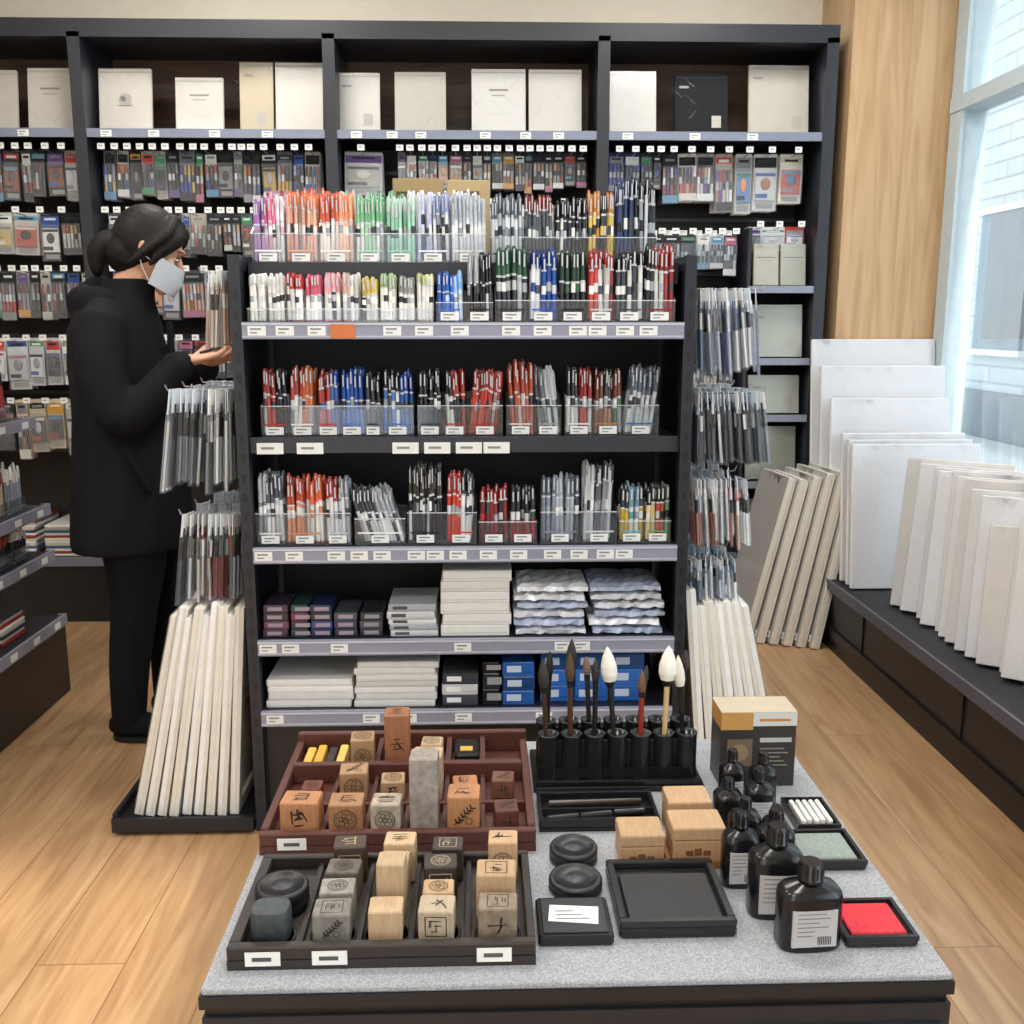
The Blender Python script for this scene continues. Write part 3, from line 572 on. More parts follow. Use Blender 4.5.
hang_row(N,.56,1.14,1.45,.2,.065,dk,['#9aa0a8','#55585e'])
hang_row(N,.56,1.14,1.2,.2,.07,['#44464c','#c8b89a'],['#55585e','#d8d3c4'])
hang_row(N,.56,1.14,.93,.22,.09,['#44464c','#c8b89a'],['#cfc9b8','#d8d3c4'],kind='box')
hang_row(N,1.18,1.45,1.74,.0+.1,.085,['#e4e4e4','#5a606a'],['#c2c4c6','#b23a34'],kind='box')
for xa,hs in((-2.5,5),(-2.2,7),(-1.96,6),(-1.56,5),(-1.30,4)):
    stack('magazine_stack',xa,xa+.2,4.46,4.72,.302,[.012]*hs*2,['#d8d4cc','#8a3a34','#e6e4e0','#3a5a7a','#c9c4b8','#e0ded8'],'gloss',.006)
# ------------------------------------------------------------ left rack
mb=MB('aisle_rack'); lx0,lx1,ly0,ly1=-2.05,-1.53,1.5,3.58
mb.box(lx0,lx1,ly0,ly1,0,.27,'#1c1d21','satin'); mb.box(-1.83,-1.81,ly0,ly1,.27,1.35,'#1a1b1f','satin')
for y in(ly0,2.48,ly1-.03): mb.box(-1.85,-1.8,y,y+.03,0,1.38,'#23252c','satin')
for z in(.29,.53,.70,1.01):
    dx=0 if z<.4 else .025 if z<.9 else .05
    mb.box(lx0+dx,lx1-dx,ly0,ly1-.01,z-.02,z,'#23252c','satin')
    mb.box(lx1-dx,lx1-dx+.01,ly0,ly1-.01,z-.035,z+.004,RAIL,'satin'); mb.box(lx1-dx-.02,lx1-dx+.01,ly1-.01,ly1,z-.035,z+.004,RAIL,'satin')
    y=ly0+.1
    while y<ly1-.1: mb.box(lx1-dx+.01,lx1-dx+.0115,y,y+.045,z-.028,z-.006,'#e6e6e2','paper'); y+=.17
mb.build()
for z,hh,xp in((.53,.12,-1.60),(.70,.17,-1.60),(1.01,.19,-1.625)):
    mb=MB('pen_display_rows'); 
    y=1.55
    while y<3.45:
        c=R.choice(['#9a3a3a','#26282e','#8d949c','#c9b8a0','#33405a','#e4e2de']); c2=R.choice(['#26282e','#a03a34','#7a7e86','#d8d6d0'])
        for k in range(9):
            for q in range(3): pen(mb,xp-.025*q,y+k*.0125,z+.001,hh*R.uniform(.8,1),.0055,jit(c,.15),jit(c2,.15),R.uniform(-.05,.05),R.uniform(-.05,.05),clip=False)
        mb.box(xp+.012,xp+.014,y-.008,y+.112,z+.001,z+.05,'#fff','clear'); mb.box(xp-.07,xp+.014,y-.009,y-.007,z+.001,z+.07,'#fff','clear')
        y+=.13
    mb.build()
y=1.6
while y<3.4:
    stack('notebook_stack',-1.76,-1.575,y,y+.17,.29,[.012]*R.choice([6,8,9,11]),['#8a2f2c','#d8d6d0','#3a3b40','#b9b4a8','#e4e2de'],'gloss',.004); y+=.2
mb=MB('sign_card'); mb.box(-1.80,-1.797,3.22,3.42,1.40,1.6,'#c8915a','paper'); mb.box(-1.797,-1.796,3.24,3.40,1.5,1.58,'#e8dcc0','paper'); mb.box(-1.802,-1.797,3.31,3.33,1.379,1.45,'#888','metal'); mb.box(-1.797,-1.796,3.25,3.35,1.45,1.47,'#7a4a2a','paper'); mb.build()

# ------------------------------------------------------------ display table
mb=MB('display_table'); TX0,TX1,TY0,TY1,TZ=-.315,.533,1.0,1.655,.62
mb.bbox(TX0,TX1,TY0,TY1,TZ-.008,TZ,.002,'#fff','speckle')
mb.box(TX0-.002,TX1+.002,TY0-.002,TY1+.002,TZ-.024,TZ-.008,'#1c1d20','satin'); mb.box(TX0+.004,TX1-.004,TY0+.004,TY1-.004,TZ-.036,TZ-.024,'#0e0e10','satin')
mb.box(TX0,TX1,TY0,TY1,.08,TZ-.036,'#222327','satin'); mb.box(TX0+.03,TX1-.03,TY0+.03,TY1-.03,0,.08,'#111','satin')
for z0,z1 in((.34,.56),(.1,.32)):
    for xa,xb in((TX0+.01,.1),(.11,TX1-.01)): mb.box(xa,xb,TY0-.004,TY0,z0,z1,'#27282d','satin'); mb.box((xa+xb)/2-.04,(xa+xb)/2+.04,TY0-.012,TY0-.004,z1-.03,z1-.022,'#777','metal')
mb.build()
def glyph(mb,c,ux,uy,n,s,col,seed=None):
    c=Vector(c);ux=Vector(ux);uy=Vector(uy);n=Vector(n); k=[0]
    def q(p0,p1,w):
        d=(p1-p0); L=d.length
        if L<1e-6: return
        d/=L; pr=Vector((-d.y,d.x)); a=[p0+pr*w/2,p0-pr*w/2,p1-pr*w*.35,p1+pr*w*.35]
        vs=[c+ux*p.x+uy*p.y+n*(.0003+.00002*k[0]) for p in a]; mb.add(vs,[(0,1,2,3)],col,'matte')
    def V2(x,y): return Vector((x*s,y*s))
    def arc(o,r,a0,a1,w,m_=8):
        pv=[o+Vector((math.cos(a0+(a1-a0)*t/m_),math.sin(a0+(a1-a0)*t/m_)))*r for t in range(m_+1)]
        for t in range(m_): q(pv[t],pv[t+1],w)
        k[0]+=1
    style=R.choice('aabcccfe')
    if style in 'ab':
        nh=R.choice([1,2,3,4]); off=R.uniform(-.12,.12) if style=='b' else 0
        for i in range(nh):
            y=-.32+.64*(i+.5)/nh+R.uniform(-.04,.04); L=R.uniform(.12,.36); q(V2(off-L,y-.02),V2(off+L,y+.03),s*R.uniform(.05,.08)); k[0]+=1
        for i in range(R.choice([0,1,2,2])):
            x=R.uniform(-.28,.28); y1=R.uniform(.2,.38); q(V2(x,y1),V2(x+R.uniform(-.1,.05),y1-R.uniform(.3,.7)),s*.07); k[0]+=1
        for i in range(R.choice([1,2,3])):
            a=R.choice([-1,1]); x,y=R.uniform(-.2,.2),R.uniform(-.1,.3); q(V2(x,y),V2(x+a*R.uniform(.1,.25),y-R.uniform(.15,.35)),s*.065); k[0]+=1
    elif style=='c':
        r=.38*s; arc(V2(0,0),r,0,6.283,s*.035,18); arc(V2(0,0),r*.84,0,6.283,s*.02,18); m_=R.choice([4,5,6,8]); ph=R.uniform(0,2)
        for j in range(m_):
            a=ph+6.283*j/m_; o=Vector((math.cos(a),math.sin(a)))*r*.46; arc(o,r*R.uniform(.2,.28),0,6.283,s*.03,6)
            q(Vector((math.cos(a),math.sin(a)))*r*.1,Vector((math.cos(a),math.sin(a)))*r*.3,s*.04)
    elif style=='f':   # branch with leaves
        p=V2(-.32,-.34)
        for i in range(6):
            p2=p+V2(.1,.11+R.uniform(-.04,.04)); q(p,p2,s*.035); a=R.choice([-1,1])
            for sg in(-1,1): q(p2,p2+V2(.05-.11*sg,.06+.09*sg if sg>0 else .02),s*.07)
            p=p2
        k[0]+=1; arc(V2(.2,-.2),.12*s,0,6.283,s*.03,7)
    else:
        b_=.36
        for p0,p1 in(((-b_,-b_),(b_,-b_)),((b_,-b_),(b_,b_)),((b_,b_),(-b_,b_)),((-b_,b_),(-b_,-b_))): q(V2(*p0),V2(*p1),s*.04); 
        k[0]+=1
        for i in range(7):
            if R.random()<.5: y=R.uniform(-.26,.26); x=R.uniform(-.26,.0); q(V2(x,y),V2(x+.26,y),s*.04)
            else: x=R.uniform(-.26,.26); y=R.uniform(-.26,0); q(V2(x,y),V2(x,y+.26),s*.04)
            k[0]+=1
def stamp(x,y,z,w,d,h,col,mat='wood',top=True,front=True,ink='#2a211b',rot=None):
    if rot is None: rot=D(R.uniform(-4,4))
    mb=MB('carved_stamp'); mb.M=Matrix.Translation((x,y,z))@Matrix.Rotation(rot,4,'Z')
    mb.bbox(-w/2,w/2,-d/2,d/2,0,h,.0018,jit(col,.1),mat)
    if top: glyph(mb,(0,0,h),(1,0,0),(0,1,0),(0,0,1),min(w,d)*.95,ink)
    if front: glyph(mb,(0,-d/2,h*.5),(1,0,0),(0,0,1),(0,-1,0),min(w,h)*.9,ink)
    mb.build()
mb=MB('stamp_display_tray'); tc='#2e2724'
ax0,ax1,ay0,ay1=-.293,.060,1.032,1.237
mb.box(ax0,ax1,ay0,ay1,.6203,.632,tc,'wood')
mb.bbox(ax0,ax1,ay0,ay0+.012,.632,.649,.002,tc,'wood'); mb.bbox(ax0,ax1,ay1-.01,ay1,.632,.649,.002,tc,'wood')
mb.bbox(ax0,ax0+.014,ay0+.012,ay1-.01,.632,.649,.002,tc,'wood'); mb.bbox(ax1-.01,ax1,ay0+.012,ay1-.01,.632,.649,.002,tc,'wood')
cols_=[-.25,-.178,-.115,-.055,.017]
for cx in cols_[1:]+[cols_[0]]:
    mb.lathe([(.028,0),(.028,.003),(.025,.003),(.025,.0005)],(cx,1.076,.6315),24,'#1c1816','satin')
for cx in(-.214,-.146,-.085,-.019): mb.box(cx-.003,cx+.003,ay0+.012,ay1-.01,.632,.640,'#241f1c','wood')
for xx in(-.252,-.176,.012):
    mb.box(xx-.02,xx+.02,ay0-.0012,ay0,.626,.643,'#e8e7e2','paper'); mb.box(xx-.012,xx+.010,ay0-.0016,ay0-.0012,.632,.637,'#555','paper')
mb.build()
zt=.6350
TN='#bd9b76'; LT='#c8aa86'; DK='#3b322c'; OR='#a87650'
mb=MB('ink_block'); mb.lathe([(.020,0),(.0235,.004),(.0225,.034),(.021,.038)],(-.250,1.076,zt),32,'#3d4446','stone',1,.85,True,3.6); mb.build()
stamp(-.178,1.076,zt,.044,.036,.036,'#7d7871','stone'); stamp(-.115,1.076,zt,.040,.034,.038,LT,top=False,front=False)
stamp(-.055,1.076,zt,.042,.036,.038,'#b8a78e'); stamp(.017,1.076,zt,.046,.036,.040,'#857564','stone')
z2=.6325
stamp(-.178,1.122,z2,.042,.034,.038,'#8a857d','stone'); stamp(-.112,1.124,z2,.034,.032,.072,LT,front=False,top=False); stamp(-.055,1.120,z2,.038,.032,.036,TN); stamp(.016,1.123,z2,.048,.038,.058,TN,front=False)
stamp(-.176,1.164,z2,.042,.034,.04,'#6e665d','stone'); stamp(-.054,1.162,z2,.042,.034,.046,DK,ink='#a89a80')
stamp(-.112,1.165,z2,.036,.032,.05,TN)
stamp(-.173,1.206,z2,.042,.032,.050,'#4b3a2e',ink='#b09a78'); stamp(-.108,1.206,z2,.040,.032,.054,LT); stamp(-.046,1.206,z2,.04,.032,.046,DK,ink='#a89a80'); stamp(.026,1.205,z2,.038,.034,.054,TN)
def disc(name,x,y,z,r,h,ring=True,col='#1b1c1e'):
    mb=MB(name); mb.lathe([(r*.94,0),(r,.003),(r,h*.45),(r*.97,h*.5),(r,h*.55),(r,h-.003),(r*.95,h),(r*.80,h),(r*.78,h-.0012),(r*.3,h-.0012),(.001,h-.0012)],(x,y,z),36,col,'satin')
    if ring:
        mb.lathe([(r*.4,0),(r*.38,.0008),(r*.05,.0008)],(x,y,z+h-.0014),24,'#303236','satin')
    mb.build()
disc('ink_paste_tin',-.250,1.142,z2,.033,.03)
mb=MB('stamp_display_tray'); tc='#542c24'
bx0,bx1,by0,by1=-.310,.074,1.283,1.60
mb.box(bx0,bx1,by0,by1,.6203,.633,tc,'wood')
for a in((bx0,bx1,by0,by0+.012,.652),(bx0,bx1,by1-.012,by1,.668),(bx0,bx0+.012,by0+.012,by1-.012,.655),(bx1-.012,bx1,by0+.012,by1-.012,.655)): mb.bbox(a[0],a[1],a[2],a[3],.633,a[4],.002,tc,'wood')
mb.bbox(bx0+.012,bx1-.012,1.475,1.487,.633,.665,.002,tc,'wood'); mb.bbox(bx0+.012,bx1-.012,1.375,1.383,.633,.648,.001,tc,'wood')
for x in(-.225,-.165,-.11,-.055,.0): mb.box(x-.003,x+.003,by0+.012,1.475,.633,.646,'#4a261f','wood')
for x in(-.168,-.055,.0): mb.box(x-.004,x+.004,1.487,by1-.012,.633,.66,'#4a261f','wood')
mb.box(-.285,-.245,by0-.0012,by0,.628,.645,'#e8e7e2','paper'); mb.box(-.276,-.254,by0-.0016,by0-.0012,.634,.639,'#555','paper')
mb.build()
zb=.6335
stamp(-.258,1.330,zb,.054,.040,.050,OR); stamp(-.194,1.330,zb,.048,.040,.046,'#b08058'); stamp(-.137,1.328,zb,.042,.038,.046,'#a09280','stone'); stamp(-.083,1.332,zb,.040,.038,.112,'#8b827a','stone',top=False,front=False)
stamp(-.027,1.330,zb,.046,.042,.056,OR); stamp(.033,1.328,zb,.034,.036,.034,'#5f342a')
stamp(-.196,1.43,zb,.042,.038,.046,'#b08a64'); stamp(-.137,1.43,zb,.036,.036,.03,TN); stamp(-.26,1.43,zb,.03,.03,.02,'#6a382c'); stamp(-.083,1.432,zb,.044,.038,.07,LT,front=False); stamp(-.027,1.43,zb,.038,.034,.024,'#a8704a'); stamp(.031,1.43,zb,.034,.034,.03,'#6a4434')
stamp(-.194,1.53,zb,.038,.038,.055,'#a68460'); stamp(-.137,1.525,zb,.040,.038,.098,'#8c5a3c'); stamp(-.082,1.53,zb,.034,.034,.045,LT)
mb=MB('wax_sticks')
for i in range(4): mb.bbox(-.290+i*.018,-.276+i*.018,1.50,1.575,.6335,.650+.004*(i%2),.002,['#d6b04a','#cfa03c','#2a2622','#d9b860'][i%4],'satin')
mb.build()
mb=MB('black_ink_block'); mb.bbox(-.045,.0-.006,1.50,1.56,.6335,.668,.004,'#1b1b1d','gloss'); mb.box(-.036,-.016,1.512,1.528,.668,.669,'#c9a24a','satin'); mb.build()
mb=MB('brush_stand'); sc='#17181a'
mb.bbox(.080,.350,1.455,1.60,.6203,.630,.002,sc,'gloss'); mb.bbox(.084,.346,1.459,1.465,.630,.638,.001,sc,'gloss')
for r_,y in enumerate((1.497,1.552)):
    for i in range(7):
        x=.105+i*.037; mb.lathe([(.0165,0),(.0165,.07),(.0172,.073),(.0125,.073),(.0125,.03)],(x,y,.630),16,'#1d1e20','gloss')
    mb.box(.092,.342,y-.002,y+.002,.64,.69,'#141416','satin')
mb.box(.092,.342,1.484,1.486,.632,.648,'#141416','satin')
mb.build()
def brush(x,y,z,L,hl,rt,hand,hair,tx=0,ty=0,name='calligraphy_brush'):
    mb=MB(name); d=Vector((tx,ty,1)).normalized(); p=Vector((x,y,z)); A=lambda t:p+d*t
    mb.cyl(A(0),A(L*.97),.0035,.0045,10,hand,'gloss'); mb.cyl(A(L*.93),A(L),.005,rt*.85,12,'#1c1a18','gloss')
    pr=[(0,.85),(.2,1.1),(.45,1.05),(.7,.75),(.88,.4),(1,.08)]
    for (a,ra),(b,rb) in zip(pr,pr[1:]): mb.cyl(A(L+hl*a),A(L+hl*b),rt*ra,rt*rb,14,hair,'matte')
    mb.build()
BR=[(.105,1.497,.15,.045,.008,'#3a2c24','#2a2522',-.05),(.142,1.497,.16,.045,.007,'#4a3020','#4a3424',-.02),(.179,1.497,.16,.035,.006,'#1d1a18','#2a211c',.0),(.216,1.497,.16,.055,.012,'#26221f','#e8e2d6',-.09),(.253,1.497,.14,.035,.006,'#8a2f26','#6a4a34',0),
 (.29,1.497,.16,.055,.013,'#c9a878','#ece6da',.02),(.327,1.497,.15,.05,.008,'#1f1c1a','#e0d8ca',-.09),(.105,1.552,.15,.04,.006,'#221e1c','#1f1b19',.03),(.142,1.552,.165,.045,.008,'#3a2c24','#2a2320',.02),(.179,1.552,.15,.03,.006,'#2b2522','#77604a',-.05),(.327,1.552,.155,.035,.007,'#26221f','#2a2320',.03),(.253,1.552,.135,.03,.005,'#222','#333',.1)]
for x,y,L,hl,rt,ha,hr,tx in BR: brush(x,y,.6315,L,hl,rt,H(ha),H(hr),tx,0)
mb=MB('ink_tool_tray'); mb.box(.082,.258,1.335,1.425,.6203,.626,'#17181a','gloss')
for a in((.082,.258,1.335,1.341),(.082,.258,1.419,1.425),(.082,.088,1.341,1.419),(.252,.258,1.341,1.419)): mb.bbox(a[0],a[1],a[2],a[3],.626,.640,.0015,'#1b1c1f','gloss')
mb.box(.088,.252,1.378,1.382,.626,.634,'#222326','gloss')
for i in range(3): mb.cyl((.095+i*.05,1.352+i*.008,.632),(.14+i*.05,1.36+i*.006,.632),.005,.005,8,'#2a2b2e','gloss')
mb.cyl((.10,1.40,.632),(.24,1.405,.632),.005,.004,10,'#3a3430','gloss')
mb.build()
mb=MB('calligraphy_brush'); mb.cyl((.12,1.438,.626),(.255,1.446,.626),.0045,.004,10,'#241f1c','gloss'); mb.cyl((.12,1.438,.626),(.095,1.436,.6245),.0065,.001,10,'#1a1715','matte'); mb.build()
def woodbox(x0,x1,y0,y1,h,z=.6203):
    mb=MB('wooden_seal_box'); mb.bbox(x0,x1,y0,y1,z,z+h*.62,.0015,jit('#b28c66',.05),'wood'); mb.bbox(x0-.0008,x1+.0008,y0-.0008,y1+.0008,z+h*.63,z+h,.002,jit('#bb9872',.05),'wood')
    for k in range(3): mb.box((x0+x1)/2-.018+k*.012,(x0+x1)/2-.008+k*.012,y0-.0006,y0,z+h*.2,z+h*.34+.003*(k%2),'#6a4a34','paper')
    mb.build()
woodbox(.186,.246,1.237,1.290,.046)
mb=MB('wooden_tray'); mb.bbox(.250,.336,1.229,1.296,.6203,.626,.001,'#9a6638','wood'); 
for a in((.250,.336,1.229,1.232),(.250,.336,1.293,1.296),(.250,.253,1.232,1.293),(.333,.336,1.232,1.293)): mb.box(*a,.626,.631,'#9a6638','wood')
mb.build()
woodbox(.257,.328,1.236,1.289,.05,.6265); woodbox(.266,.328,1.318,1.37,.052)
disc('ink_paste_tin',.124,1.258,.6203,.033,.022); disc('ink_paste_tin',.120,1.187,.6203,.035,.018,True)
mb=MB('ink_pad_case'); mb.bbox(.065,.155,1.064,1.147,.6203,.634,.003,'#1a1b1d','gloss'); mb.bbox(.071,.149,1.070,1.141,.634,.636,.001,'#232427','satin')
mb.add([(.078,1.092,.6366),(.138,1.084,.6366),(.142,1.120,.6366),(.082,1.126,.6366)],[(0,1,2,3)],'#dcdedd','paper')
for i in range(3): mb.box(.088,.13-.01*i,1.095+i*.008,1.097+i*.008,.6367,.6369,'#777','paper')
mb.build()
mb=MB('ink_stone'); x0,x1,y0,y1=.163,.305,1.076,1.220
mb.bbox(x0,x1,y0,y1,.6203,.634,.003,'#1c1d1f','gloss')
for a in((x0,x1,y0,y0+.010),(x0,x1,y1-.010,y1),(x0,x0+.010,y0+.010,y1-.010),(x1-.010,x1,y0+.010,y1-.010)): mb.bbox(a[0],a[1],a[2],a[3],.634,.643,.002,'#222325','gloss')
mb.bbox(x0+.013,x1-.013,y0+.013,y1-.028,.634,.638,.003,'#1d1e20','stone'); mb.build()
def pad_(x0,x1,y0,y1,col,name='ink_pad'):
    mb=MB(name); mb.bbox(x0,x1,y0,y1,.6203,.629,.003,'#1a1b1d','gloss')
    for a in((x0,x1,y0,y0+.005),(x0,x1,y1-.005,y1),(x0,x0+.005,y0+.005,y1-.005),(x1-.005,x1,y0+.005,y1-.005)): mb.box(*a,.629,.635,'#202124','gloss')
    mb.bbox(x0+.010,x1-.010,y0+.010,y1-.010,.629,.634,.002,col,'cloth'); mb.build()
pad_(.428,.515,1.050,1.132,'#d8404a'); pad_(.424,.518,1.218,1.306,'#8f9a92')
mb=MB('eraser_stick_tray'); mb.box(.455,.518,1.318,1.405,.6203,.625,'#1a1b1d','gloss')
for a in((.455,.518,1.318,1.322),(.455,.518,1.401,1.405),(.455,.459,1.322,1.401),(.514,.518,1.322,1.401)): mb.box(*a,.625,.634,'#202124','gloss')
for i in range(5): mb.bbox(.463+i*.0098,.470+i*.0098,1.328+.003*(i%2),1.393,.6255,.636,.0015,'#dcdcd6','matte')
mb.build()
def bottle(x,y,w,d,h,label=True,name='ink_bottle',z=.6203,rot=0):
    mb=MB(name); mb.M=Matrix.Translation((x,y,z))@Matrix.Rotation(rot,4,'Z')
    hb=h*.70; r=w/2; k=d/w
    mb.lathe([(r*.93,0),(r,.004),(r,hb*.88),(r*.97,hb*.95),(r*.82,hb*1.03),(r*.42,hb*1.09),(r*.34,hb*1.13)],(0,0,0),32,'#141417','gloss',1,k,True,3.2)
    c=r*.38; mb.lathe([(c*.95,hb*1.11),(c*1.05,hb*1.12),(c*1.05,hb*1.17),(c,hb*1.18),(c*.97,h-.003),(c*.85,h)],(0,0,0),24,'#0f0f12','gloss')
    for i in range(14):
        t=6.283*i/14; mb.box(c*math.cos(t)-.0007,c*math.cos(t)+.0007,c*math.sin(t)-.0007,c*math.sin(t)+.0007,hb*1.2,h-.004,'#1a1a1d','satin')
    if label:
        lw=r*.70; yy=-r*k-.0006; mb.box(-lw,lw,yy,yy+.004,hb*.12,hb*.74,'#b3b0b0','paper')
        for i,(a,b) in enumerate(((-.8,.5),(-.8,.7),(-.8,.2),(-.8,.6),(-.8,.0),(-.8,-.1))):
            zz=hb*(.68-.075*i); mb.box(lw*a,lw*b,yy-.0003,yy,zz,zz+hb*.018,'#7d7a7a','paper')
        for i in range(8): mb.box(lw*.15+i*lw*.08,lw*.19+i*lw*.08,yy-.0003,yy,hb*.16,hb*.3,'#333','paper')
    mb.build()
bottle(.385,1.064,.076,.044,.106,rot=.05); bottle(.364,1.128,.068,.042,.118,rot=-.05); bottle(.337,1.196,.048,.036,.10)
bottle(.388,1.212,.05,.036,.095,False); bottle(.364,1.275,.044,.04,.08,False); bottle(.403,1.262,.034,.034,.075,False); bottle(.358,1.345,.042,.04,.075,False); bottle(.403,1.345,.042,.038,.088,True); bottle(.378,1.405,.038,.036,.093,True); bottle(.427,1.41,.04,.036,.085,False)
mb=MB('ink_product_box'); x0,x1,y0,y1=.376,.495,1.47,1.535
mb.box(x0,x1,y0,y1,.6203,.745,'#302c2a','satin'); mb.box(x0-.0004,x1+.0004,y0-.0004,y1+.0004,.7445,.7454,'#b9ab96','paper'); mb.box(x0-.0004,x0+.05,y0-.0006,y0,.716,.7445,'#b88a4c','paper'); mb.box(x0+.05,x1+.0006,y0-.0006,y1+.0006,.722,.7445,'#c6c6c2','paper'); mb.box(x0+.06,x1-.01,y0-.001,y0-.0006,.730,.734,'#c07a3c','paper')
mb.box(x0-.0006,x0,y0,y1,.716,.7445,'#b88a4c','paper')
mb.box(x0+.01,x0+.05,y0-.001,y0,.655,.70,'#6a5a4a','paper'); mb.cyl((x0+.03,y0-.001,.678),(x0+.03,y0-.0016,.678),.014,.014,16,'#8a7458','paper'); mb.box(x0+.062,x0+.112,y0-.001,y0,.695,.702,'#b0b0ac','paper')
for i in range(5): mb.box(x0+.062,x0+.107-.006*(i%3),y0-.001,y0,.655+i*.007,.657+i*.007,'#7a756c','paper')
mb.build()

# ------------------------------------------------------------ person
P=bpy.data.objects.new('standing_woman',None); bpy.context.collection.objects.link(P); P.location=(-1.09,3.22,0)
mb=MB('coat')
rings=[(.635,-.045,.185,.215),(.66,-.045,.19,.22),(.77,-.04,.180,.215),(.95,-.035,.162,.20),(1.1,-.038,.152,.195),(1.22,-.045,.146,.196),(1.32,-.05,.132,.196),(1.37,-.042,.115,.178),(1.41,-.025,.092,.12),(1.44,-.005,.078,.082),(1.475,.012,.070,.074)]
n=40; vs=[];fs=[]
for z,cx,rx,ry in rings:
    for i in range(n):
        t=6.28318*i/n; f=1+.022*math.sin(5*t+z*9)+.016*math.sin(9*t-z*14)+.008*math.sin(3*t+z*40); vs.append((cx+rx*math.cos(t)*f,ry*math.sin(t)*f,z))
for k in range(len(rings)-1):
    for i in range(n): j=(i+1)%n; fs.append((k*n+i,k*n+j,k*n+n+j,k*n+n+i))
fs+=[tuple(range(n-1,-1,-1)),tuple(range((len(rings)-1)*n,len(rings)*n))]
mb.add(vs,fs,'#111','cloth',True)
mb.tube([(-.035,-.15,1.345),(-.03,-.205,1.22),(.02,-.225,1.07),(.09,-.195,1.11),(.175,-.135,1.212)],[.072,.070,.064,.056,.046],16)
mb.tube([(-.035,.15,1.345),(-.02,.205,1.22),(.03,.225,1.07),(.11,.19,1.12),(.195,.11,1.205)],[.072,.070,.064,.056,.046],16)
mb.tube([(-.02,-.105,1.415),(-.10,-.10,1.405),(-.145,0,1.385),(-.10,.10,1.405),(-.02,.105,1.415)],[(.03,.03),(.04,.05),(.042,.06),(.04,.05),(.03,.03)],14)
mb.tube([(-.09,0,1.46),(-.125,0,1.40),(-.14,0,1.30)],[(.085,.03),(.10,.04),(.07,.025)],14)
mb.tube([(.118,.0,1.34),(.12,.0,1.1),(.14,.0,.85),(.148,.0,.67)],[(.014,.012)]*4,8)
mb.tube([(.03,-.195,.95),(.08,-.18,.84)],[(.02,.010),(.02,.010)],8)
mb.tube([(.165,-.14,1.20),(.18,-.132,1.216)],[.05,.05],14)
remeshed(mb,'coat_black',.008,P,4)
mb=MB('trousers')
mb.tube([(-.03,-.085,.86),(-.01,-.09,.62),(-.02,-.095,.46),(-.05,-.095,.26),(-.065,-.095,.075)],[.115,.098,.074,.064,.054],16)
mb.tube([(-.03,.085,.86),(.01,.09,.62),(.04,.095,.46),(.02,.095,.26),(.01,.095,.075)],[.115,.098,.074,.064,.054],16)
mb.ell((-.03,0,.86),(.14,.17,.12),20)
remeshed(mb,'trouser_black',.01,P,4)
for sx,sy in((-.065,-.095),(.01,.095)):
    mb=MB('shoe'); mb.tube([(sx-.03,sy,.05),(sx+.03,sy,.052),(sx+.10,sy,.038),(sx+.155,sy,.032)],[(.04,.042),(.04,.045),(.043,.032),(.034,.024)],16); mb.tube([(sx-.01,sy,.05),(sx-.005,sy,.12)],[.045,.045],14)
    o=remeshed(mb,'trouser_black',.006,P,3)
    mb=MB('shoe_sole'); mb.lathe([(.11,0),(.115,.004),(.113,.018)],(sx+.06,sy,0.0005),28,'#1a1a1c','satin',1,.40,True,2.6); mb.build(parent=P)
Hd=bpy.data.objects.new('head',None); bpy.context.collection.objects.link(Hd); Hd.parent=P; Hd.location=(.075,0,1.562); Hd.rotation_euler=(0,D(26),D(12))
def hf(p):
    q=p.copy()
    if q.z<0:
        k=1-.32*(-q.z)**1.5; q.y*=k; q.x=q.x*(1-.22*(-q.z)) + .12*(-q.z) 
    if q.x>0: q.x*=.95
    return q
mb=MB('face'); mb.ell((0,0,0),(.093,.074,.116),28,fn=hf)
mb.tube([(.086,0,.012),(.100,0,-.012),(.108,0,-.028)],[.007,.010,.013],10); mb.ell((.1,.010,-.030),(.008,.008,.006),10); mb.ell((.1,-.010,-.030),(.008,.008,.006),10)
mb.tube([(.082,-.03,.032),(.088,0,.034),(.082,.03,.032)],[.008,.009,.008],8)
mb.tube([(.086,-.02,-.058),(.094,0,-.056),(.086,.02,-.058)],[.005,.007,.005],8); mb.tube([(.085,-.018,-.067),(.092,0,-.067),(.085,.018,-.067)],[.005,.007,.005],8)
mb.ell((.074,0,-.098),(.02,.022,.016),12)
for s in(-1,1):
    mb.tube([(-.006,s*.072,.018),(-.02,s*.080,.010),(-.018,s*.080,-.012),(-.004,s*.074,-.03)],[.008,.009,.008,.006],8); mb.ell((.068,s*.038,-.015),(.018,.018,.016),10)
mb.tube([(-.01,0,-.06),(-.012,0,-.11),(-.018,0,-.155)],[.05,.05,.056],14)
remeshed(mb,'skin_tone',.0035,Hd,3)
mb=MB('eyes')
for s in(-1,1):
    mb.ell((.0795,s*.030,.006),(.010,.013,.005),12,'#e8e4de','gloss'); mb.ell((.0885,s*.030,.0045),(.002,.0045,.0042),10,'#1c120c','gloss')
    mb.tube([(.083,s*.017,.0115),(.0885,s*.030,.0135),(.080,s*.044,.010)],[.0018]*3,6,'#1a1210','matte'); mb.tube([(.086,s*.014,.030),(.089,s*.028,.034),(.078,s*.046,.030)],[(.003,.002)]*3,6,'#1a1210','matte')
mb.build(parent=Hd)
mb=MB('hair'); mb.ell((-.022,0,.024),(.104,.087,.108),28)
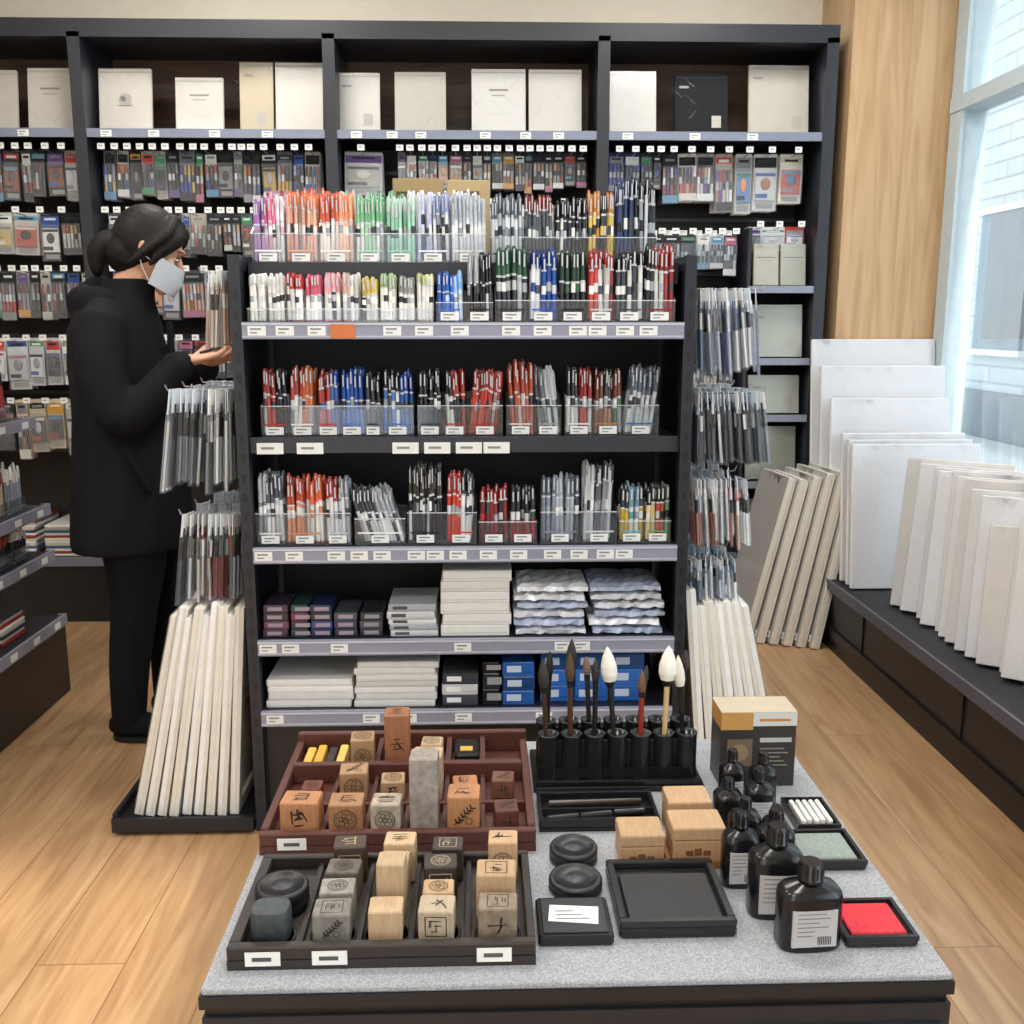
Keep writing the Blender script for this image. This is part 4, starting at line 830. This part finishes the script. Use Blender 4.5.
for s in(-1,1):
    mb.tube([(.045,s*.02,.108),(.066,s*.05,.07),(.045,s*.074,.02),(.022,s*.079,-.04)],[(.024,.014),(.024,.014),(.02,.012),(.008,.006)],12)
    mb.tube([(.03,s*.03,.112),(.03,s*.07,.06),(.0,s*.086,.0),(-.03,s*.08,-.06)],[.02,.02,.016,.01],12)
mb.ell((.045,0,.078),(.045,.058,.035),16)
mb.ell((-.055,0,-.03),(.072,.070,.078),18)
mb.tube([(-.09,0,-.02),(-.12,0,-.035),(-.135,.0,-.075),(-.115,0,-.13)],[(.04,.035),(.042,.038),(.036,.034),(.02,.018)],12)
remeshed(mb,'hair_black',.0045,Hd,4)
mb=MB('face_mask'); 
nu,nv=14,10; vs=[];fs=[]
for k in(0,1):
    for j in range(nv+1):
        for i in range(nu+1):
            u=i/nu*2-1; v=j/nv; a=u*1.30; z=-.105+v*.088
            bulge=.017*(1-u*u)*math.sin(math.pi*(.18+.74*v)); 
            rx=.088+.006*v; ry=.064+.012*v
            x=(rx+bulge)*math.cos(a)+.010+(.006 if k else .003); y=(ry+.006+(.002 if k else 0))*math.sin(a); vs.append((x,y,z+.01*abs(u)))
N_=(nu+1)*(nv+1)
for j in range(nv):
    for i in range(nu):
        a_=j*(nu+1)+i; fs.append((N_+a_,N_+a_+1,N_+a_+nu+2,N_+a_+nu+1)); fs.append((a_+1,a_,a_+nu+1,a_+nu+2))
mb.add(vs,fs,H('#d3deea'),'skin',True)
for s in(-1,1):
    for z0 in(-.03,-.085): mb.tube([(.035,s*.074,z0),(.0,s*.083,z0*.5-.008),(-.022,s*.086,-.004)],[.0013]*3,5,'#eef','matte')
mb.build(parent=Hd)
def hand(name,loc,yaw,pitch,roll,side):
    e=bpy.data.objects.new(name,None); bpy.context.collection.objects.link(e); e.parent=P; e.location=loc; e.rotation_euler=(roll,pitch,yaw)
    mb=MB('palm_and_fingers'); s=side
    mb.tube([(-.05,0,0),(-.01,0,0),(.03,0,-.002),(.075,0,0)],[(.026,.022),(.028,.02),(.038,.015),(.040,.012)],14)
    for y,L in((-.031,.058),(-.0105,.070),(.0105,.074),(.031,.066)):
        x=.078; mb.tube([(x-.02,y*s,0),(x,y*s,.001),(x+L*.40,y*s*1.02,.010),(x+L*.62,y*s*1.0,.026),(x+L*.66,y*s*.95,.040)],[.0092,.0090,.0085,.0078,.0066],10)
    mb.tube([(.012,.028*s,.0),(.034,.045*s,.008),(.058,.050*s,.024),(.078,.040*s,.034)],[.014,.012,.010,.008],10)
    remeshed(mb,'skin_tone',.0026,e,2)
hand('right_hand',(.205,-.115,1.230),D(20),D(-10),D(0),1)
hand('left_hand',(.225,.085,1.222),D(-24),D(-12),0,-1)
mb=MB('smartphone'); mb.M=Matrix.Translation((.292,-.060,1.270))@Matrix.Rotation(D(15),4,'Z')@Matrix.Rotation(D(-16),4,'Y'); mb.bbox(-.07,.07,-.034,.034,-.004,.004,.003,'#26282c','gloss'); mb.box(-.066,.066,-.031,.031,.004,.0043,'#8fa6b8','gloss'); mb.box(.03,.06,.01,.03,-.006,-.004,'#111','gloss'); mb.build(parent=P)

# ------------------------------------------------------------ lights
for i,(x,y) in enumerate(((-1.9,.2),(.2,.2),(-1.9,2.2),(.2,2.0),(-.9,3.7),(.9,3.6),(-.8,-1.4))):  # added ceiling fill out of view: glowing panels with area lights below
    mb=MB('added_light_panel'); mb.box(x-.32,x+.32,y-.32,y+.32,CEIL-.035,CEIL-.001,'#e8e8e8','satin'); mb.box(x-.29,x+.29,y-.29,y+.29,CEIL-.038,CEIL-.035,'#fff','added_panel_glow'); mb.build()
    l=bpy.data.lights.new('added_fill_lamp','AREA'); l.shape='SQUARE'; l.size=.56; l.energy=20; l.color=(1,.97,.93)
    o=bpy.data.objects.new('added_fill_lamp',l); o.location=(x,y,CEIL-.05); bpy.context.collection.objects.link(o)
s=bpy.data.lights.new('sun','SUN'); s.energy=6.0; s.angle=D(2); s.color=(1,.93,.82)
o=bpy.data.objects.new('sun',s); o.rotation_euler=Vector((-.05,.80,-.50)).to_track_quat('-Z','Y').to_euler(); o.location=(0,-8,6); bpy.context.collection.objects.link(o)
w=bpy.data.worlds.new('world'); bpy.context.scene.world=w; w.use_nodes=True; nt=w.node_tree; bg=nt.nodes['Background']
bg.inputs[0].default_value=(.88,.94,1,1); bg.inputs[1].default_value=4.2
cam=bpy.data.cameras.new('camera'); cam.sensor_width=36; cam.lens=36*1000/1024; cam.clip_start=.05
o=bpy.data.objects.new('camera',cam); o.location=(0,0,1.35)
o.rotation_euler=(D(90-10.87),0,D(-1.8)); bpy.context.collection.objects.link(o); bpy.context.scene.camera=o
sc_=bpy.context.scene; sc_.view_settings.view_transform='Standard'; sc_.view_settings.exposure=-0.05
